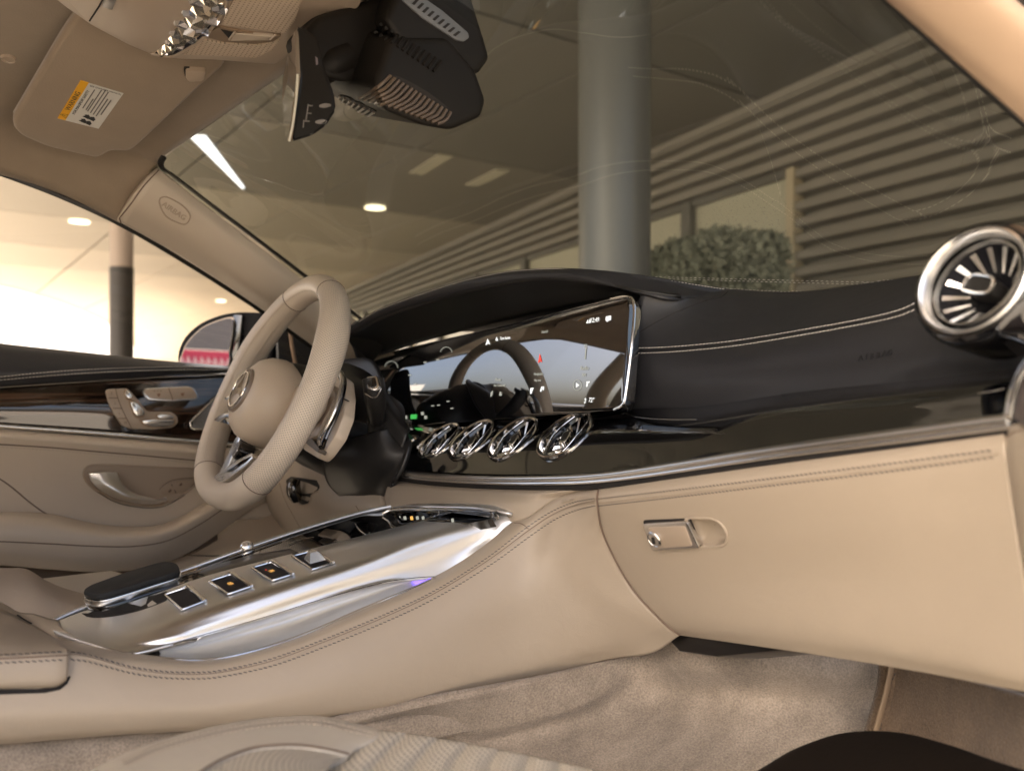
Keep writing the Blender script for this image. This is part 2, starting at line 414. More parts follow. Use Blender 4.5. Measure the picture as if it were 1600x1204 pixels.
def glassmat(name, tint, refl=1.9, dust=None):
    m = bpy.data.materials.new(name); m.use_nodes = True; nt = m.node_tree; N = nt.nodes; L = nt.links; N.clear()
    out = N.new('ShaderNodeOutputMaterial'); tr = N.new('ShaderNodeBsdfTransparent'); tr.inputs[0].default_value = (*tint, 1)
    gl = N.new('ShaderNodeBsdfGlossy'); gl.inputs['Roughness'].default_value = .0; gl.inputs[0].default_value = (1, 1, 1, 1)
    fr = N.new('ShaderNodeFresnel'); fr.inputs[0].default_value = 1.5
    geo = N.new('ShaderNodeNewGeometry')
    lw = N.new('ShaderNodeMath'); lw.operation = 'MULTIPLY'; lw.inputs[1].default_value = refl; L.new(fr.outputs[0], lw.inputs[0])
    # thin sheet: keep the Fresnel curve of the front side for both sides
    io = N.new('ShaderNodeMath'); io.operation = 'MULTIPLY_ADD'; io.inputs[1].default_value = 1 / 1.5 - 1.5; io.inputs[2].default_value = 1.5
    L.new(geo.outputs['Backfacing'], io.inputs[0]); L.new(io.outputs[0], fr.inputs[0])
    mixs = N.new('ShaderNodeMixShader'); L.new(lw.outputs[0], mixs.inputs[0]); L.new(tr.outputs[0], mixs.inputs[1]); L.new(gl.outputs[0], mixs.inputs[2])
    last = mixs.outputs[0]
    if dust is not None:
        df = N.new('ShaderNodeBsdfDiffuse'); df.inputs[0].default_value = (.55, .58, .48, 1)
        tl = N.new('ShaderNodeBsdfTranslucent'); tl.inputs[0].default_value = (.55, .58, .48, 1)
        ad = N.new('ShaderNodeMixShader'); ad.inputs[0].default_value = .5; L.new(df.outputs[0], ad.inputs[1]); L.new(tl.outputs[0], ad.inputs[2])
        tc = N.new('ShaderNodeTexCoord')
        n1 = N.new('ShaderNodeTexNoise'); n1.inputs['Scale'].default_value = 420; n1.inputs['Detail'].default_value = 2
        n2 = N.new('ShaderNodeTexNoise'); n2.inputs['Scale'].default_value = 9
        L.new(tc.outputs['Object'], n1.inputs['Vector']); L.new(tc.outputs['Object'], n2.inputs['Vector'])
        r1 = N.new('ShaderNodeMapRange'); r1.inputs['From Min'].default_value = .60; r1.inputs['From Max'].default_value = .74; L.new(n1.outputs['Fac'], r1.inputs['Value'])
        r2 = N.new('ShaderNodeMapRange'); r2.inputs['From Min'].default_value = .35; r2.inputs['From Max'].default_value = .65; L.new(n2.outputs['Fac'], r2.inputs['Value'])
        r1.inputs['To Max'].default_value = .45; r1.inputs['To Min'].default_value = .05
        # the dusty patch low on the glass ahead of the passenger
        vd = N.new('ShaderNodeVectorMath'); vd.operation = 'DISTANCE'; vd.inputs[1].default_value = DUSTC; L.new(tc.outputs['Object'], vd.inputs[0])
        ds_ = N.new('ShaderNodeMath'); ds_.operation = 'MULTIPLY_ADD'; ds_.inputs[1].default_value = .12; L.new(n2.outputs['Fac'], ds_.inputs[0]); L.new(vd.outputs['Value'], ds_.inputs[2])
        r3 = N.new('ShaderNodeMapRange'); r3.inputs['From Min'].default_value = .13; r3.inputs['From Max'].default_value = .21; r3.inputs['To Min'].default_value = 1; r3.inputs['To Max'].default_value = 0; L.new(ds_.outputs[0], r3.inputs['Value'])
        # very thin film and faint specks everywhere else
        bs = N.new('ShaderNodeMath'); bs.operation = 'MULTIPLY'; L.new(r1.outputs[0], bs.inputs[0]); bs.inputs[1].default_value = .06
        mm = N.new('ShaderNodeMath'); mm.operation = 'MULTIPLY_ADD'; L.new(r1.outputs[0], mm.inputs[0]); L.new(r3.outputs[0], mm.inputs[1]); L.new(bs.outputs[0], mm.inputs[2])
        mx = N.new('ShaderNodeMixShader'); L.new(mm.outputs[0], mx.inputs[0]); L.new(last, mx.inputs[1]); L.new(ad.outputs[0], mx.inputs[2]); last = mx.outputs[0]
    L.new(last, out.inputs[0]); return m
DUSTC = tuple(ray(1150, 415) * 1.04)
wglass = glassmat('tinted_windscreen_glass', (.70, .72, .66), dust=.0)
sglass = glassmat('side_window_glass', (1, 1, .99), .6)

# wood with straight dark grain under lacquer
woodm = M('dark_lacquered_wood', (.02, .012, .008), .06, coat=1.0)
_n = woodm.node_tree; _b = _n.nodes['Principled BSDF']; _t = _n.nodes.new('ShaderNodeTexCoord'); _mp = _n.nodes.new('ShaderNodeMapping'); _mp.inputs['Scale'].default_value = (2.5, 1, 150)
_w = _n.nodes.new('ShaderNodeTexNoise'); _w.inputs['Scale'].default_value = 1.0; _w.inputs['Detail'].default_value = 4; _r = _n.nodes.new('ShaderNodeValToRGB')
_r.color_ramp.elements[0].color = (.006, .004, .003, 1); _r.color_ramp.elements[1].color = (.075, .04, .024, 1); _r.color_ramp.elements[0].position = .42; _r.color_ramp.elements[1].position = .68
_n.links.new(_t.outputs['Object'], _mp.inputs[0]); _n.links.new(_mp.outputs[0], _w.inputs['Vector']); _n.links.new(_w.outputs['Fac'], _r.inputs[0]); _n.links.new(_r.outputs[0], _b.inputs['Base Color'])
#@@SECTIONS
# ================================================================== OUTSIDE
GZ = -1.0                                     # the forecourt lies a metre below the lens
CZ = 2.6                                      # canopy soffit
concm = M('pale_concrete', (.50, .44, .36), .8, bump=('noise', 40, .2, .01), vary=.12, vscale=.8)
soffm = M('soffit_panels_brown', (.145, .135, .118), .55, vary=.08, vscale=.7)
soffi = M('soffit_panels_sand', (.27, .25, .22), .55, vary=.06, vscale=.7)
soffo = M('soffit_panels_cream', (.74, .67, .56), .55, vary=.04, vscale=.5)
cladm = M('corrugated_cladding', (.215, .20, .175), .5, vary=.04, vscale=3)
framem = M('grey_window_frame', (.10, .095, .085), .5)
colm = M('grey_painted_steel', (.105, .108, .108), .33, spec=.8, vary=.04, vscale=2)
lampm = M('lit_lamp', (.9, .85, .7), .5, emit=(1, .86, .58), es=1.3)
paneM = M('pale_window_pane', (.42, .41, .33), .25, vary=.12, vscale=.8)

ground = link('ground', mesh('ground', [(-400, -400, GZ), (400, -400, GZ), (400, 400, GZ), (-400, 400, GZ)], [(0, 1, 2, 3)]), concm, kind='structure')

# canopy: straight panels, a far edge that curves away
def canopy_edge(y0=26.0, n=24):
    pts = []
    for i in range(n + 1):
        x = -3.0 + 26 * i / n
        pts.append((x, 24 + 1.1 * (max(0, x - .5)) ** 1.45))
    return pts
can = thing('canopy', 'wide flat forecourt canopy with a curved far edge and panelled underside', 'canopy', (2, 5, CZ))
ed = canopy_edge()
X0, X1, Y0 = -3.0, 23.0, -1.5
joints = [4.0 * k for k in range(0, 20)]
vs = []; fs = []
def soff(x, y): return (x, y, CZ)
xs = [X0 + (X1 - X0) * i / 14 for i in range(15)]
def yend(x):
    return 24 + 1.1 * (max(0, x - .5)) ** 1.45
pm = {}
def soffrow(y):  # brown to cream by row, light falloff put into the panel colour
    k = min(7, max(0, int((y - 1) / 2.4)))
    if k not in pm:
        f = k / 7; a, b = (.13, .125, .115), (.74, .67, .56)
        pm[k] = M('soffit_panel_falloff', tuple(a[i] + (b[i] - a[i]) * f ** 1.6 for i in range(3)), .55, vary=.07, vscale=.7)
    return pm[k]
k = 0
for i in range(14):
    xa, xb = xs[i] + .02, xs[i + 1] - .02
    ys = Y0
    while ys < 24:
        ye = min(ys + 3.2, 24)
        last = ye >= 24
        y1a = yend(xa) if last else ye - .04; y1b = yend(xb) if last else ye - .04
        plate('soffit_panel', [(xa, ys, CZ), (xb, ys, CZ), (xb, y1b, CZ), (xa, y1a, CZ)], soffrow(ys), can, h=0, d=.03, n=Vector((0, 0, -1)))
        ys = ye
rim = [(x, yend(x)) for x in [X0 + (X1 - X0) * i / 30 for i in range(31)]]
poly = [(X0, Y0), (X1, Y0)] + rim[::-1]
plate('roof_deck', [(a, b, CZ + .05) for a, b in poly], M('roof_deck_grey', (.25, .24, .22), .8), can, h=0, d=.35, n=Vector((0, 0, -1)), sharp=30)
tube('edge_fascia', [Vector((a, b, CZ + .18)) for a, b in rim], .22, M('fascia_cream', (.62, .56, .46), .6), can, seg=6, smooth=False)
# round downlights in the soffit
def downlight(px, py, label):
    c = P(px, py, CZ - .012, 'Z')
    lathe('downlight', [(0, 0), (.10, 0), (.13, -.004), (.15, .006), (.15, .012)], c, Vector((0, 0, -1)), lampm, None, 20, label=label, cat='ceiling light', group='round lights in the canopy soffit')
downlight(586, 324, 'brightest round ceiling light seen through the windscreen beside the mirror')
downlight(124, 346, 'round ceiling light seen through the side window above the dark post')
downlight(345, 470, 'round ceiling light low in the side window above the door mirror')
# two recessed strips in the soffit seen above the cladding
for i, (a, b, c2, d2, lb) in enumerate(((650, 272, 697, 243, 'long narrow soffit light just below the black sensor housing'), (737, 290, 786, 266, 'long narrow soffit light between the sensor housing and the cladding'))):
    p, q = P(a, b, CZ - .01, 'Z'), P(c2, d2, CZ - .01, 'Z'); s_ = (q - p).normalized().cross(Vector((0, 0, 1))) * .09
    plate('lit_strip', [p - s_, q - s_, q + s_, p + s_], M('strip_lamp', (.22, .19, .14), .5, emit=(1, .8, .5), es=.05), None, h=.004, d=.008, n=Vector((0, 0, -1)), label=lb, cat='ceiling light', group='narrow lights in the canopy soffit')

p, q = P(312, 213, CZ - .01, 'Z'), P(380, 294, CZ - .01, 'Z'); s_ = (q - p).normalized().cross(Vector((0, 0, 1)))  # glowing strip added in place of a streak reflected in the windscreen
plate('lit_strip', [p - s_ * .10, q - s_ * .015, q + s_ * .015, p + s_ * .06], M('reflected_streak_white', (.7, .7, .7), .5, emit=(.95, .95, 1), es=1.1), None, h=.004, d=.008, n=Vector((0, 0, -1)), label='added glowing white strip standing in for a reflected streak at the upper left of the windscreen', cat='ceiling light')

# corrugated wall with a window band
WP = P(1200, 160, 7.6, 'T'); WD = Vector((.192, .981, 0)).normalized()
WN = Vector((-WD.y, WD.x, 0))                  # towards the car
def wp(s, z, out=0.0): return Vector((WP.x + WD.x * s, WP.y + WD.y * s, z)) + WN * out
def wall_s(px):                                # distance along the wall where a picture column meets it
    r = ray(px, 602); n = WN; t = WP.dot(n) / r.dot(n); q = r * t; return (q - Vector((WP.x, WP.y, 0))).dot(WD)
fac = thing('corrugated_facade', 'tan corrugated metal facade with a pale window band beyond the windscreen', 'building', (WP.x, WP.y, GZ))
S_R, S_L = -9.0, 60.0
sJ = wall_s(1250)
zt = 1.885                                     # top of the window band
pitch = .142
def rib(s0, s1, z, name='cladding_rib'):
    prof = [(z, -.05), (z + pitch * .20, -.05), (z + pitch * .34, .07), (z + pitch * .80, .07), (z + pitch, -.05)]
    vs = [wp(s0, a, b) for a, b in prof] + [wp(s1, a, b) for a, b in prof]
    n = len(prof); fs = [(i, i + 1, n + i + 1, n + i) for i in range(n - 1)]
    link(name, mesh(name, vs, fs), cladm, fac, sharp=20)
z = CZ - pitch
while z > zt - .02:
    rib(S_R, S_L, z); z -= pitch
zb = z + pitch
while z > GZ - pitch:
    rib(S_R, sJ, z); z -= pitch
# darker backing behind ribs and wall top trim
plate('wall_backing', [wp(S_R, GZ), wp(S_L, GZ), wp(S_L, CZ), wp(S_R, CZ)], cladm, fac, h=-.07, d=.2, n=WN)
box('wall_top_trim', wp((S_R + S_L) / 2, CZ - .04, .05), S_L - S_R, .1, .07, cladm, fac, rot=Matrix.Rotation(math.atan2(WD.y, WD.x), 3, 'Z'))
rotw = Matrix.Rotation(math.atan2(WD.y, WD.x), 3, 'Z')
box('window_head', wp((sJ + S_L) / 2, zb - .03, .03), S_L - sJ, .08, .07, framem, fac, rot=rotw)
box('window_jamb', wp(sJ + .03, (zb + GZ) / 2, .03), .09, .12, zb - GZ, M('pale_jamb', (.42, .36, .26), .5), fac, rot=rotw)
posts = [wall_s(1082), wall_s(950), wall_s(825)]
edges = [sJ + .1] + posts
for s in posts: box('window_post', wp(s, (zb + GZ) / 2, .03), .16, .12, zb - GZ, framem, fac, rot=rotw)
while edges[-1] < 40: edges.append(edges[-1] + 1.9); box('window_post', wp(edges[-1], (zb + GZ) / 2, .03), .16, .12, zb - GZ, framem, fac, rot=rotw)
for a, b in zip(edges, edges[1:]):
    plate('window_pane', [wp(a + .05, GZ + .3), wp(b - .05, GZ + .3), wp(b - .05, zb - .06), wp(a + .05, zb - .06)], paneM, fac, h=.012, d=.006, n=WN)

# leaf clumps added in place of the hazy patch low on the windscreen
leafm = M('grey_green_leaves', (.25, .265, .21), .8, vary=.35, vscale=3)  # leaf colour lightened to carry the haze
def haze_clump(prof, sd_, label):
    """prof: picture outline of the clump's top from left to right"""
    rnd = random.Random(sd_); dp = 6.1
    xs_ = [a for a, b in prof]; cx = (xs_[0] + xs_[-1]) / 2; hw = (xs_[-1] - xs_[0]) / 2 / FPX * dp
    c = P(cx, 602, dp, 'T'); c.z = GZ
    t = thing('haze_clump', label, 'haze_clump', c, 'leaf clumps added for the haze low on the windscreen')
    tube('stem', [c, c + Vector((.05, .02, .5)), c + Vector((0, 0, .95))], lambda u: .05 * (1 - .6 * u), M('clump_bark', (.1, .07, .05), .8), t, seg=6, n=6)
    vs = []; fs = []
    for i in range(15000):
        px = xs_[0] + (xs_[-1] - xs_[0]) * rnd.random()
        k = max(q for q in range(len(prof)) if prof[q][0] <= px); k = min(k, len(prof) - 2)
        f = (px - prof[k][0]) / (prof[k + 1][0] - prof[k][0]); ty = prof[k][1] * (1 - f) + prof[k + 1][1] * f
        dy = rnd.uniform(-1, 1); e = (px - cx) / (hw * FPX / dp)
        zt_ = (602 - ty) / FPX * dp
        z_ = zt_ - (zt_ - GZ - .1) * rnd.random() ** 1.6 + .02 * rnd.gauss(0, 1)
        if abs(dy) > math.sqrt(max(0, 1 - e * e * .8)): continue
        p = c + RT * (e * hw) + D * (dy * hw * .8); p.z = z_ - .10 * dy * dy
        a = Vector((rnd.uniform(-1, 1), rnd.uniform(-1, 1), rnd.uniform(-1, 1))).normalized() * .026
        b = a.cross(Vector((rnd.uniform(-1, 1), rnd.uniform(-1, 1), rnd.uniform(-1, 1)))).normalized() * .013
        q = len(vs); vs += [p - a, p + b, p + a, p - b]; fs.append((q, q + 1, q + 2, q + 3))
    link('foliage', mesh('foliage', vs, fs), leafm, t, sharp=0, kind='stuff')
haze_clump([(912, 440), (925, 402), (944, 378), (972, 372), (1000, 382), (1020, 398), (1032, 430)], 1, 'added grey green leaf clump for the haze on the glass, behind the thick column, leftmost of the row')
haze_clump([(1005, 430), (1020, 394), (1037, 384), (1058, 378), (1078, 374), (1095, 392), (1105, 430)], 2, 'narrow added grey green leaf clump for the haze on the glass, between the thick column and the broad clump')
haze_clump([(1068, 420), (1078, 376), (1100, 362), (1126, 356), (1150, 363), (1200, 365), (1220, 372), (1230, 394), (1232, 440)], 3, 'broad flat topped added grey green leaf clump for the haze on the glass, next to the corrugated wall')

# thick round column ahead and the dark post to the left
cc = P(960, 602, 4.0, 'T'); rc = 4.0 * 56 / FPX
cl = thing('round_column', 'thick grey round steel column standing right ahead of the windscreen', 'column', (cc.x, cc.y, GZ))
lathe('shaft', [(rc, 0), (rc, CZ - GZ + .02)], Vector((cc.x, cc.y, GZ)), UP, colm, cl, 48)
lathe('base_collar', [(rc + .001, .0), (rc + .05, .0), (rc + .05, .06), (rc + .001, .08)], Vector((cc.x, cc.y, GZ)), UP, colm, cl, 48)
pc = P(190, 602, 9.0, 'T'); r2 = 9.0 * 17 / FPX
ps = thing('dark_post', 'slim post outside the side window, pale above and dark below', 'post', (pc.x, pc.y, GZ))
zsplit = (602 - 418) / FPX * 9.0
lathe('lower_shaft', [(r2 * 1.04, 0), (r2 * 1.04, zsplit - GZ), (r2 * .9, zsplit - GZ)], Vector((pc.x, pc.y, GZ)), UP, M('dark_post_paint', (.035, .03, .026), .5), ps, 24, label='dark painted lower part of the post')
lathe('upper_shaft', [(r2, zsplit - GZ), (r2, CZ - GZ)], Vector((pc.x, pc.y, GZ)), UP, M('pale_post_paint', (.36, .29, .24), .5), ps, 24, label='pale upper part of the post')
sky_block = thing('added_sky_block', 'added white block standing in for bright sky beyond the curved canopy edge, left of the dark post', 'building', (8, 90, GZ))  # added block, its white face stands in for the overexposed sky
whm = M('sky_block_white', (.86, .84, .80), .8)
box('sky_block_wall', (10, 92, 6.0), 110, 6, 14.0, whm, sky_block)
for k in range(8): box('sky_block_panel', (-38 + k * 13.5, 88.9, 1.0), 5, .3, 4, M('sky_block_panel_white', (.78, .77, .75), .6) if k == 0 else bpy.data.materials['sky_block_panel_white'], sky_block)
# crimson banner standing behind the car, seen only in the door mirror
ban = thing('banner_sign', 'crimson banner sign with blurred pale lettering, mirrored in the door mirror', 'banner', (-7, 5, GZ))
# ================================================================== CAR SHELL
# windscreen
WS_BASE = [Vector(p) for p in ((.66, 1.54, .112), (.80, 1.40, .115), (.93, 1.15, .10), (.97, .87, .095), (.93, .59, .10), (.91, .40, .10), (.86, .262, .11))]
WS_TOP = [Vector(p) for p in ((.285, 1.395, .335), (.33, 1.31, .376), (.385, 1.05, .408), (.40, .87, .415), (.385, .69, .408), (.33, .45, .392), (.288, .362, .386))]
WS_LEFT = [(548, 495, 1.50), (500, 455, 1.475), (420, 393, 1.445), (330, 325, 1.415), (262, 268, 1.385)]
mid = []
for a, b in zip(WS_BASE, WS_TOP):
    m_ = a.lerp(b, .5) + Vector((.02, 0, .03)); mid.append(m_)
mid[0] = P(415, 388, 1.45, 'Y'); mid[-1] = WS_BASE[-1].lerp(WS_TOP[-1], .5)
wnd = thing('windscreen', 'large raked car windscreen with a faint olive tint, reflecting the stitched dashboard top', 'windscreen', (.7, .87, .2))
wsg = loft('glass', [WS_BASE, mid, WS_TOP], wglass, wnd, nu=60, nv=24, sharp=0)
# black seal along the driver-side edge and round the upper corner
tube('edge_seal', row('Y', (575, 507, 1.515), (500, 449, 1.475), (420, 388, 1.445), (330, 320, 1.415), (272, 276, 1.395), (254, 264, 1.385), (251, 254, 1.377), (256, 245, 1.365)), .0048, blackpl, wnd, seg=8, flat=.6)

# headliner
hl = thing('headliner', 'warm beige suede roof lining above the driver, dark towards the rear', 'roof lining', (0, .87, .45))
def roofrow(x, zc, rail):
    return [Vector((x, rail[0], rail[1])), Vector((x, rail[0] - .05, rail[1] + .035)), Vector((x, 1.25, zc - .05)), Vector((x, 1.09, zc - .015)), Vector((x, .87, zc)), Vector((x, .65, zc - .015)), Vector((x, .49, zc - .05)), Vector((x, 1.74 - rail[0] + .05, rail[1] + .035)), Vector((x, 1.74 - rail[0], rail[1]))]
front = [P(188, 349, 1.438, 'Y'), P(216, 306, 1.408, 'Y'), P(248, 264, 1.392, 'Y'), P(251, 248, 1.372, 'Y'), Vector((.335, 1.30, .379)), Vector((.388, 1.05, .411)), Vector((.403, .87, .418)), Vector((.388, .69, .411)), Vector((.335, .44, .379)), Vector((.30, .37, .352)), Vector((.27, .33, .31)), Vector((.25, .31, .26))]
r1 = [P(92, 302, 1.425, 'Y'), P(120, 262, 1.405, 'Y'), P(150, 225, 1.385, 'Y'), Vector((.19, 1.345, .373)), Vector((.22, 1.26, .405)), Vector((.25, 1.05, .437)), Vector((.255, .87, .444)), Vector((.25, .69, .437)), Vector((.22, .48, .405)), Vector((.19, .395, .373)), Vector((.17, .335, .33)), Vector((.15, .315, .29))]
def r2row(x, dz): return [Vector((x, 1.42, .31 + dz)), Vector((x, 1.40, .335 + dz)), Vector((x, 1.375, .357 + dz)), Vector((x, 1.33, .380 + dz)), Vector((x, 1.25, .410 + dz)), Vector((x, 1.05, .452 + dz)), Vector((x, .87, .462 + dz)), Vector((x, .69, .452 + dz)), Vector((x, .49, .410 + dz)), Vector((x, .41, .380 + dz)), Vector((x, .355, .352 + dz)), Vector((x, .32, .31 + dz))]
hd = loft('lining', [front, r1, r2row(.06, .0), r2row(-.2, .02), r2row(-.6, .02), r2row(-1.1, -.02)], suede, hl, nu=80, nv=50, thick=.012)
# painted roof skin over it
skin = loft('roof_skin', [[p + Vector((.0, 0, .035)) for p in r] for r in (r1, r2row(.06, .0), r2row(-.2, .02), r2row(-.6, .02), r2row(-1.1, -.02))], M('black_paint', (.01, .01, .011), .2, coat=1), hl, nu=40, nv=20, thick=.004)
# round screw cover
hb = bvh(hd)
p, n = hit(hb, 13, 91)
lathe('screw_cover', [(0, .0015), (.006, .0015), (.0068, .003), (.0080, .003), (.0088, 0)], p, n, beige_pl, hl, 28)

# driver-side pillar
pl = thing('windscreen_pillar', 'slanted beige pillar trim between the windscreen and the driver side window', 'pillar', (.5, 1.5, .2))
pil = loft('pillar_trim', [row('Y', (246, 262, 1.385), (330, 329, 1.415), (420, 397, 1.445), (500, 458, 1.475), (580, 519, 1.505)),
                           row('Y', (232, 276, 1.372), (318, 343, 1.402), (408, 411, 1.435), (490, 473, 1.465), (572, 540, 1.50)),
                           row('Y', (205, 312, 1.385), (290, 368, 1.42), (380, 437, 1.455), (468, 500, 1.49), (565, 572, 1.53)),
                           row('Y', (183, 345, 1.43), (262, 389, 1.465), (358, 449, 1.51), (440, 505, 1.55), (560, 592, 1.60))], pillarm, pl, nu=40, nv=24, thick=.012)
pb = bvh(pil)
seam('joint_line', pb, [(252, 262), (225, 290), (205, 318), (183, 345)], .0011, seamm, pl, n=20)
ov = [(249, 313), (254, 308), (264, 309), (285, 321), (296, 334), (296, 343), (290, 350), (281, 349), (262, 340), (252, 326)]
seam('airbag_badge_rim', pb, ov, .0012, beige_pl, pl, n=50, closed=True, lift=.0004)
p, n = hit(pb, 272, 330); q, _ = hit(pb, 290, 342)
text3d('airbag_lettering', 'AIRBAG', p + n * .0006, (q - p), n.cross(q - p), .0125, beige_pl, pl, ext=.0006)
# black weather seal under the pillar, along the side window opening
tube('window_seal', row('Y', (-60, 247, 1.43), (0, 270, 1.435), (92, 305, 1.437), (183, 347, 1.445), (262, 392, 1.478), (358, 452, 1.523), (440, 508, 1.563), (560, 596, 1.612)), .0045, blackpl, pl, seg=8, n=50)

# passenger-side pillar close to the lens
pp_ = thing('near_pillar', 'blurred tan pillar trim crossing the upper right corner', 'pillar', (.6, .28, .22))
np_rows = []
ax1, ax2 = Vector((.52, .306, .255)), Vector((.647, .278, .19))
dd = (ax2 - ax1)
def nprow(px1, py1, px2, py2, t1, t2):
    a, b = P(px1, py1, t1, 'T'), P(px2, py2, t2, 'T'); return [a - (b - a) * 1.3, a, b, b + (b - a) * 1.2]
loft('pillar_trim', [nprow(1374, -8, 1597, 190, .55, .60), nprow(1400, -16, 1625, 165, .53, .58), nprow(1480, -40, 1690, 130, .51, .56), nprow(1560, -22, 1745, 140, .52, .57), nprow(1568, -10, 1760, 170, .55, .60)], M('tan_pillar_trim', (.50, .36, .25), .6, bump=('noise', 500, .1, .0006)), pp_, nu=24, nv=24, thick=.01)
tube('door_seal', nprow(1576, -28, 1775, 140, .545, .595), .012, blackpl, pp_, seg=10, n=12)
tube('glass_seal', nprow(1374, -8, 1597, 191, .552, .602), .0022, blackpl, pp_, seg=8, n=12)
# ================================================================== DASHBOARD
db = thing('dashboard', 'wide dashboard, black stitched leather above a glossy band with round vents, beige below', 'dashboard', (.7, .87, -.1))
LIP = row('X', (536, 515, .60), (600, 479, .60), (700, 444, .61), (780, 425, .625), (850, 419, .64), (920, 421, .655), (1000, 430, .69), (1075, 442, .74), (1140, 452, .80))
PADTOP = row('X', (1140, 452, .80), (1190, 455, .83), (1245, 457, .84), (1340, 446, .83), (1440, 431, .79), (1540, 415, .75), (1700, 388, .68))
# top surface up to the glass
toprow = LIP[:-1] + PADTOP
base_in = [p + Vector((-.005, 0, -.006)) for p in WS_BASE]
mid1 = [a.lerp(b, .12) + Vector((0, 0, .003)) for a, b in zip(spline(toprow, 14), spline(base_in, 14))]
mid2 = [a.lerp(b, .6) + Vector((0, 0, .0)) for a, b in zip(spline(toprow, 14), spline(base_in, 14))]
dtop = loft('upper_top', [toprow, mid1, mid2, base_in], darklea, db, nu=90, nv=16, thick=.004, face=Vector((.6, .9, 2)))
tb = bvh(dtop)
def top_st(name, pts, off):
    pp = spline([Vector((a, b, 0)) for a, b in pts], 100); out = []
    vs = []; fs = []
    pts3 = []
    for q in pp:
        p, n, i, d = tb.ray_cast(Vector((q.x, q.y, .4)), Vector((0, 0, -1)))
        if p is not None: pts3.append(p)
    L = length(pts3); cnt = int(L / .0045); s3 = spline(pts3, cnt * 2)
    for i in range(0, len(s3) - 1, 2):
        a, b = s3[i], s3[i + 1]; t = (b - a).normalized(); sd_ = t.cross(UP) * .0006; a = a + UP * .0008 - t * .0004; b = b + UP * .0008 + t * .0004
        k = len(vs); vs += [a - sd_, b - sd_, b + sd_, a + sd_, (a + b) / 2 + UP * .0007]; fs += [(k, k + 1, k + 4), (k + 1, k + 2, k + 4), (k + 2, k + 3, k + 4), (k + 3, k, k + 4)]
    link(name, mesh(name, vs, fs), thread_l, db, kind='stuff', sharp=0)
for o in (0, .009):
    top_st('top_stitching', [(.66 + o, 1.36), (.70 + o, 1.22), (.735 + o, 1.05), (.75 + o, .90), (.76 + o, .78), (.80 + o, .68), (.855 + o, .60), (.875 + o, .50), (.86 + o, .43)], o)
    top_st('top_stitching', [(.665 + o, .86), (.69 + o, .74), (.745 + o, .64), (.80 + o, .575), (.825 + o, .50), (.81 + o, .44)], o)
# hood lip and underside
lipn = [Vector((-.012, 0, -.004))] * 9
LIPM = [p + Vector((-.010, 0, -.006)) for p in LIP]
LIPL = row('X', (541, 524, .597), (602, 492, .597), (700, 462, .606), (780, 443, .618), (850, 434, .632), (920, 440, .648), (1000, 456, .672), (1060, 466, .705), (1138, 456, .80))
lip = loft('hood_lip', [[p + Vector((.004, 0, .0005)) for p in LIP], LIPM, LIPL], darklea, db, nu=80, nv=10, thick=.004)
lb = bvh(lip)
stitches('lip_stitching', lb, [(560, 503), (600, 481), (700, 446), (780, 427), (850, 420.5), (920, 422), (1000, 431), (1075, 443), (1136, 452.5)], thread_l, db, pitch=.0045, ln=.0036, r=.0005)
UND = row('X', (560, 568, .69), (640, 540, .675), (720, 518, .675), (800, 498, .675), (860, 485, .675), (920, 473, .675), (975, 464, .68), (1000, 462, .69), (1060, 468, .71))
loft('hood_underside', [LIPL[:-1] + [LIPL[-2] + Vector((.002, -.002, 0))], [a.lerp(b, .5) + Vector((0, 0, .004)) for a, b in zip(spline(LIPL[:-1], 9), spline(UND, 9))], UND], blackpl, db, nu=60, nv=10, thick=.003)
# left cheek of the hood
plate('hood_cheek', row('X', (538, 517, .60), (560, 512, .62), (600, 540, .66), (582, 566, .67), (548, 537, .61)), blackpl, db, h=.001, d=.004)

# stitched face on the passenger side
pad = loft('upper_pad', [
    [LIPL[-3] + Vector((.004, 0, 0)), LIPL[-2] + Vector((.004, 0, 0))] + [p + Vector((-.001, 0, 0)) for p in PADTOP],
    row('X', (996, 480, .672), (1060, 481, .705), (1150, 470, .765), (1250, 472, .795), (1350, 461, .785), (1450, 445, .745), (1560, 432, .70), (1700, 410, .65)),
    row('X', (988, 550, .665), (1060, 546, .678), (1150, 537, .695), (1250, 522, .70), (1350, 504, .695), (1440, 483, .68), (1560, 462, .65), (1700, 440, .61)),
    row('X', (980, 596, .664), (1060, 592, .668), (1150, 585, .675), (1250, 574, .68), (1350, 563, .675), (1440, 552, .66), (1560, 538, .64), (1700, 522, .60)),
    row('X', (970, 644, .672), (1060, 640, .672), (1150, 632, .674), (1250, 617, .674), (1350, 605, .668), (1440, 596, .66), (1560, 582, .645), (1700, 562, .62))],
    darklea, db, nu=90, nv=50, thick=.004)
pb = bvh(pad)
S1 = [(992, 544), (1060, 541), (1150, 532), (1250, 516), (1350, 498), (1400, 486), (1425, 476), (1440, 466)]
S2 = [(991, 552), (1060, 549), (1150, 540), (1250, 524), (1350, 506), (1400, 495), (1427, 485), (1442, 477)]
stitches('pad_stitching', pb, S1, thread_l, db, pitch=.0042, ln=.0034, r=.0005, slant=.25)
stitches('pad_stitching', pb, S2, thread_l, db, pitch=.0042, ln=.0034, r=.0005, slant=.25)
seam('pad_fold', pb, [(a, (b + d) / 2) for (a, b), (c_, d) in zip(S1, S2)], .0012, M('leather_fold', (.008, .008, .009), .5), db, n=60, flat=.3)
seam('pad_seam', pb, [(996, 521), (1015, 509), (1045, 493), (1075, 480), (1106, 469), (1125, 465), (1137, 456)], .0006, darkgap, db, n=40)
seam('pad_seam', pb, [(997, 461), (1030, 461), (1070, 464), (1106, 469)], .0006, darkgap, db, n=30)
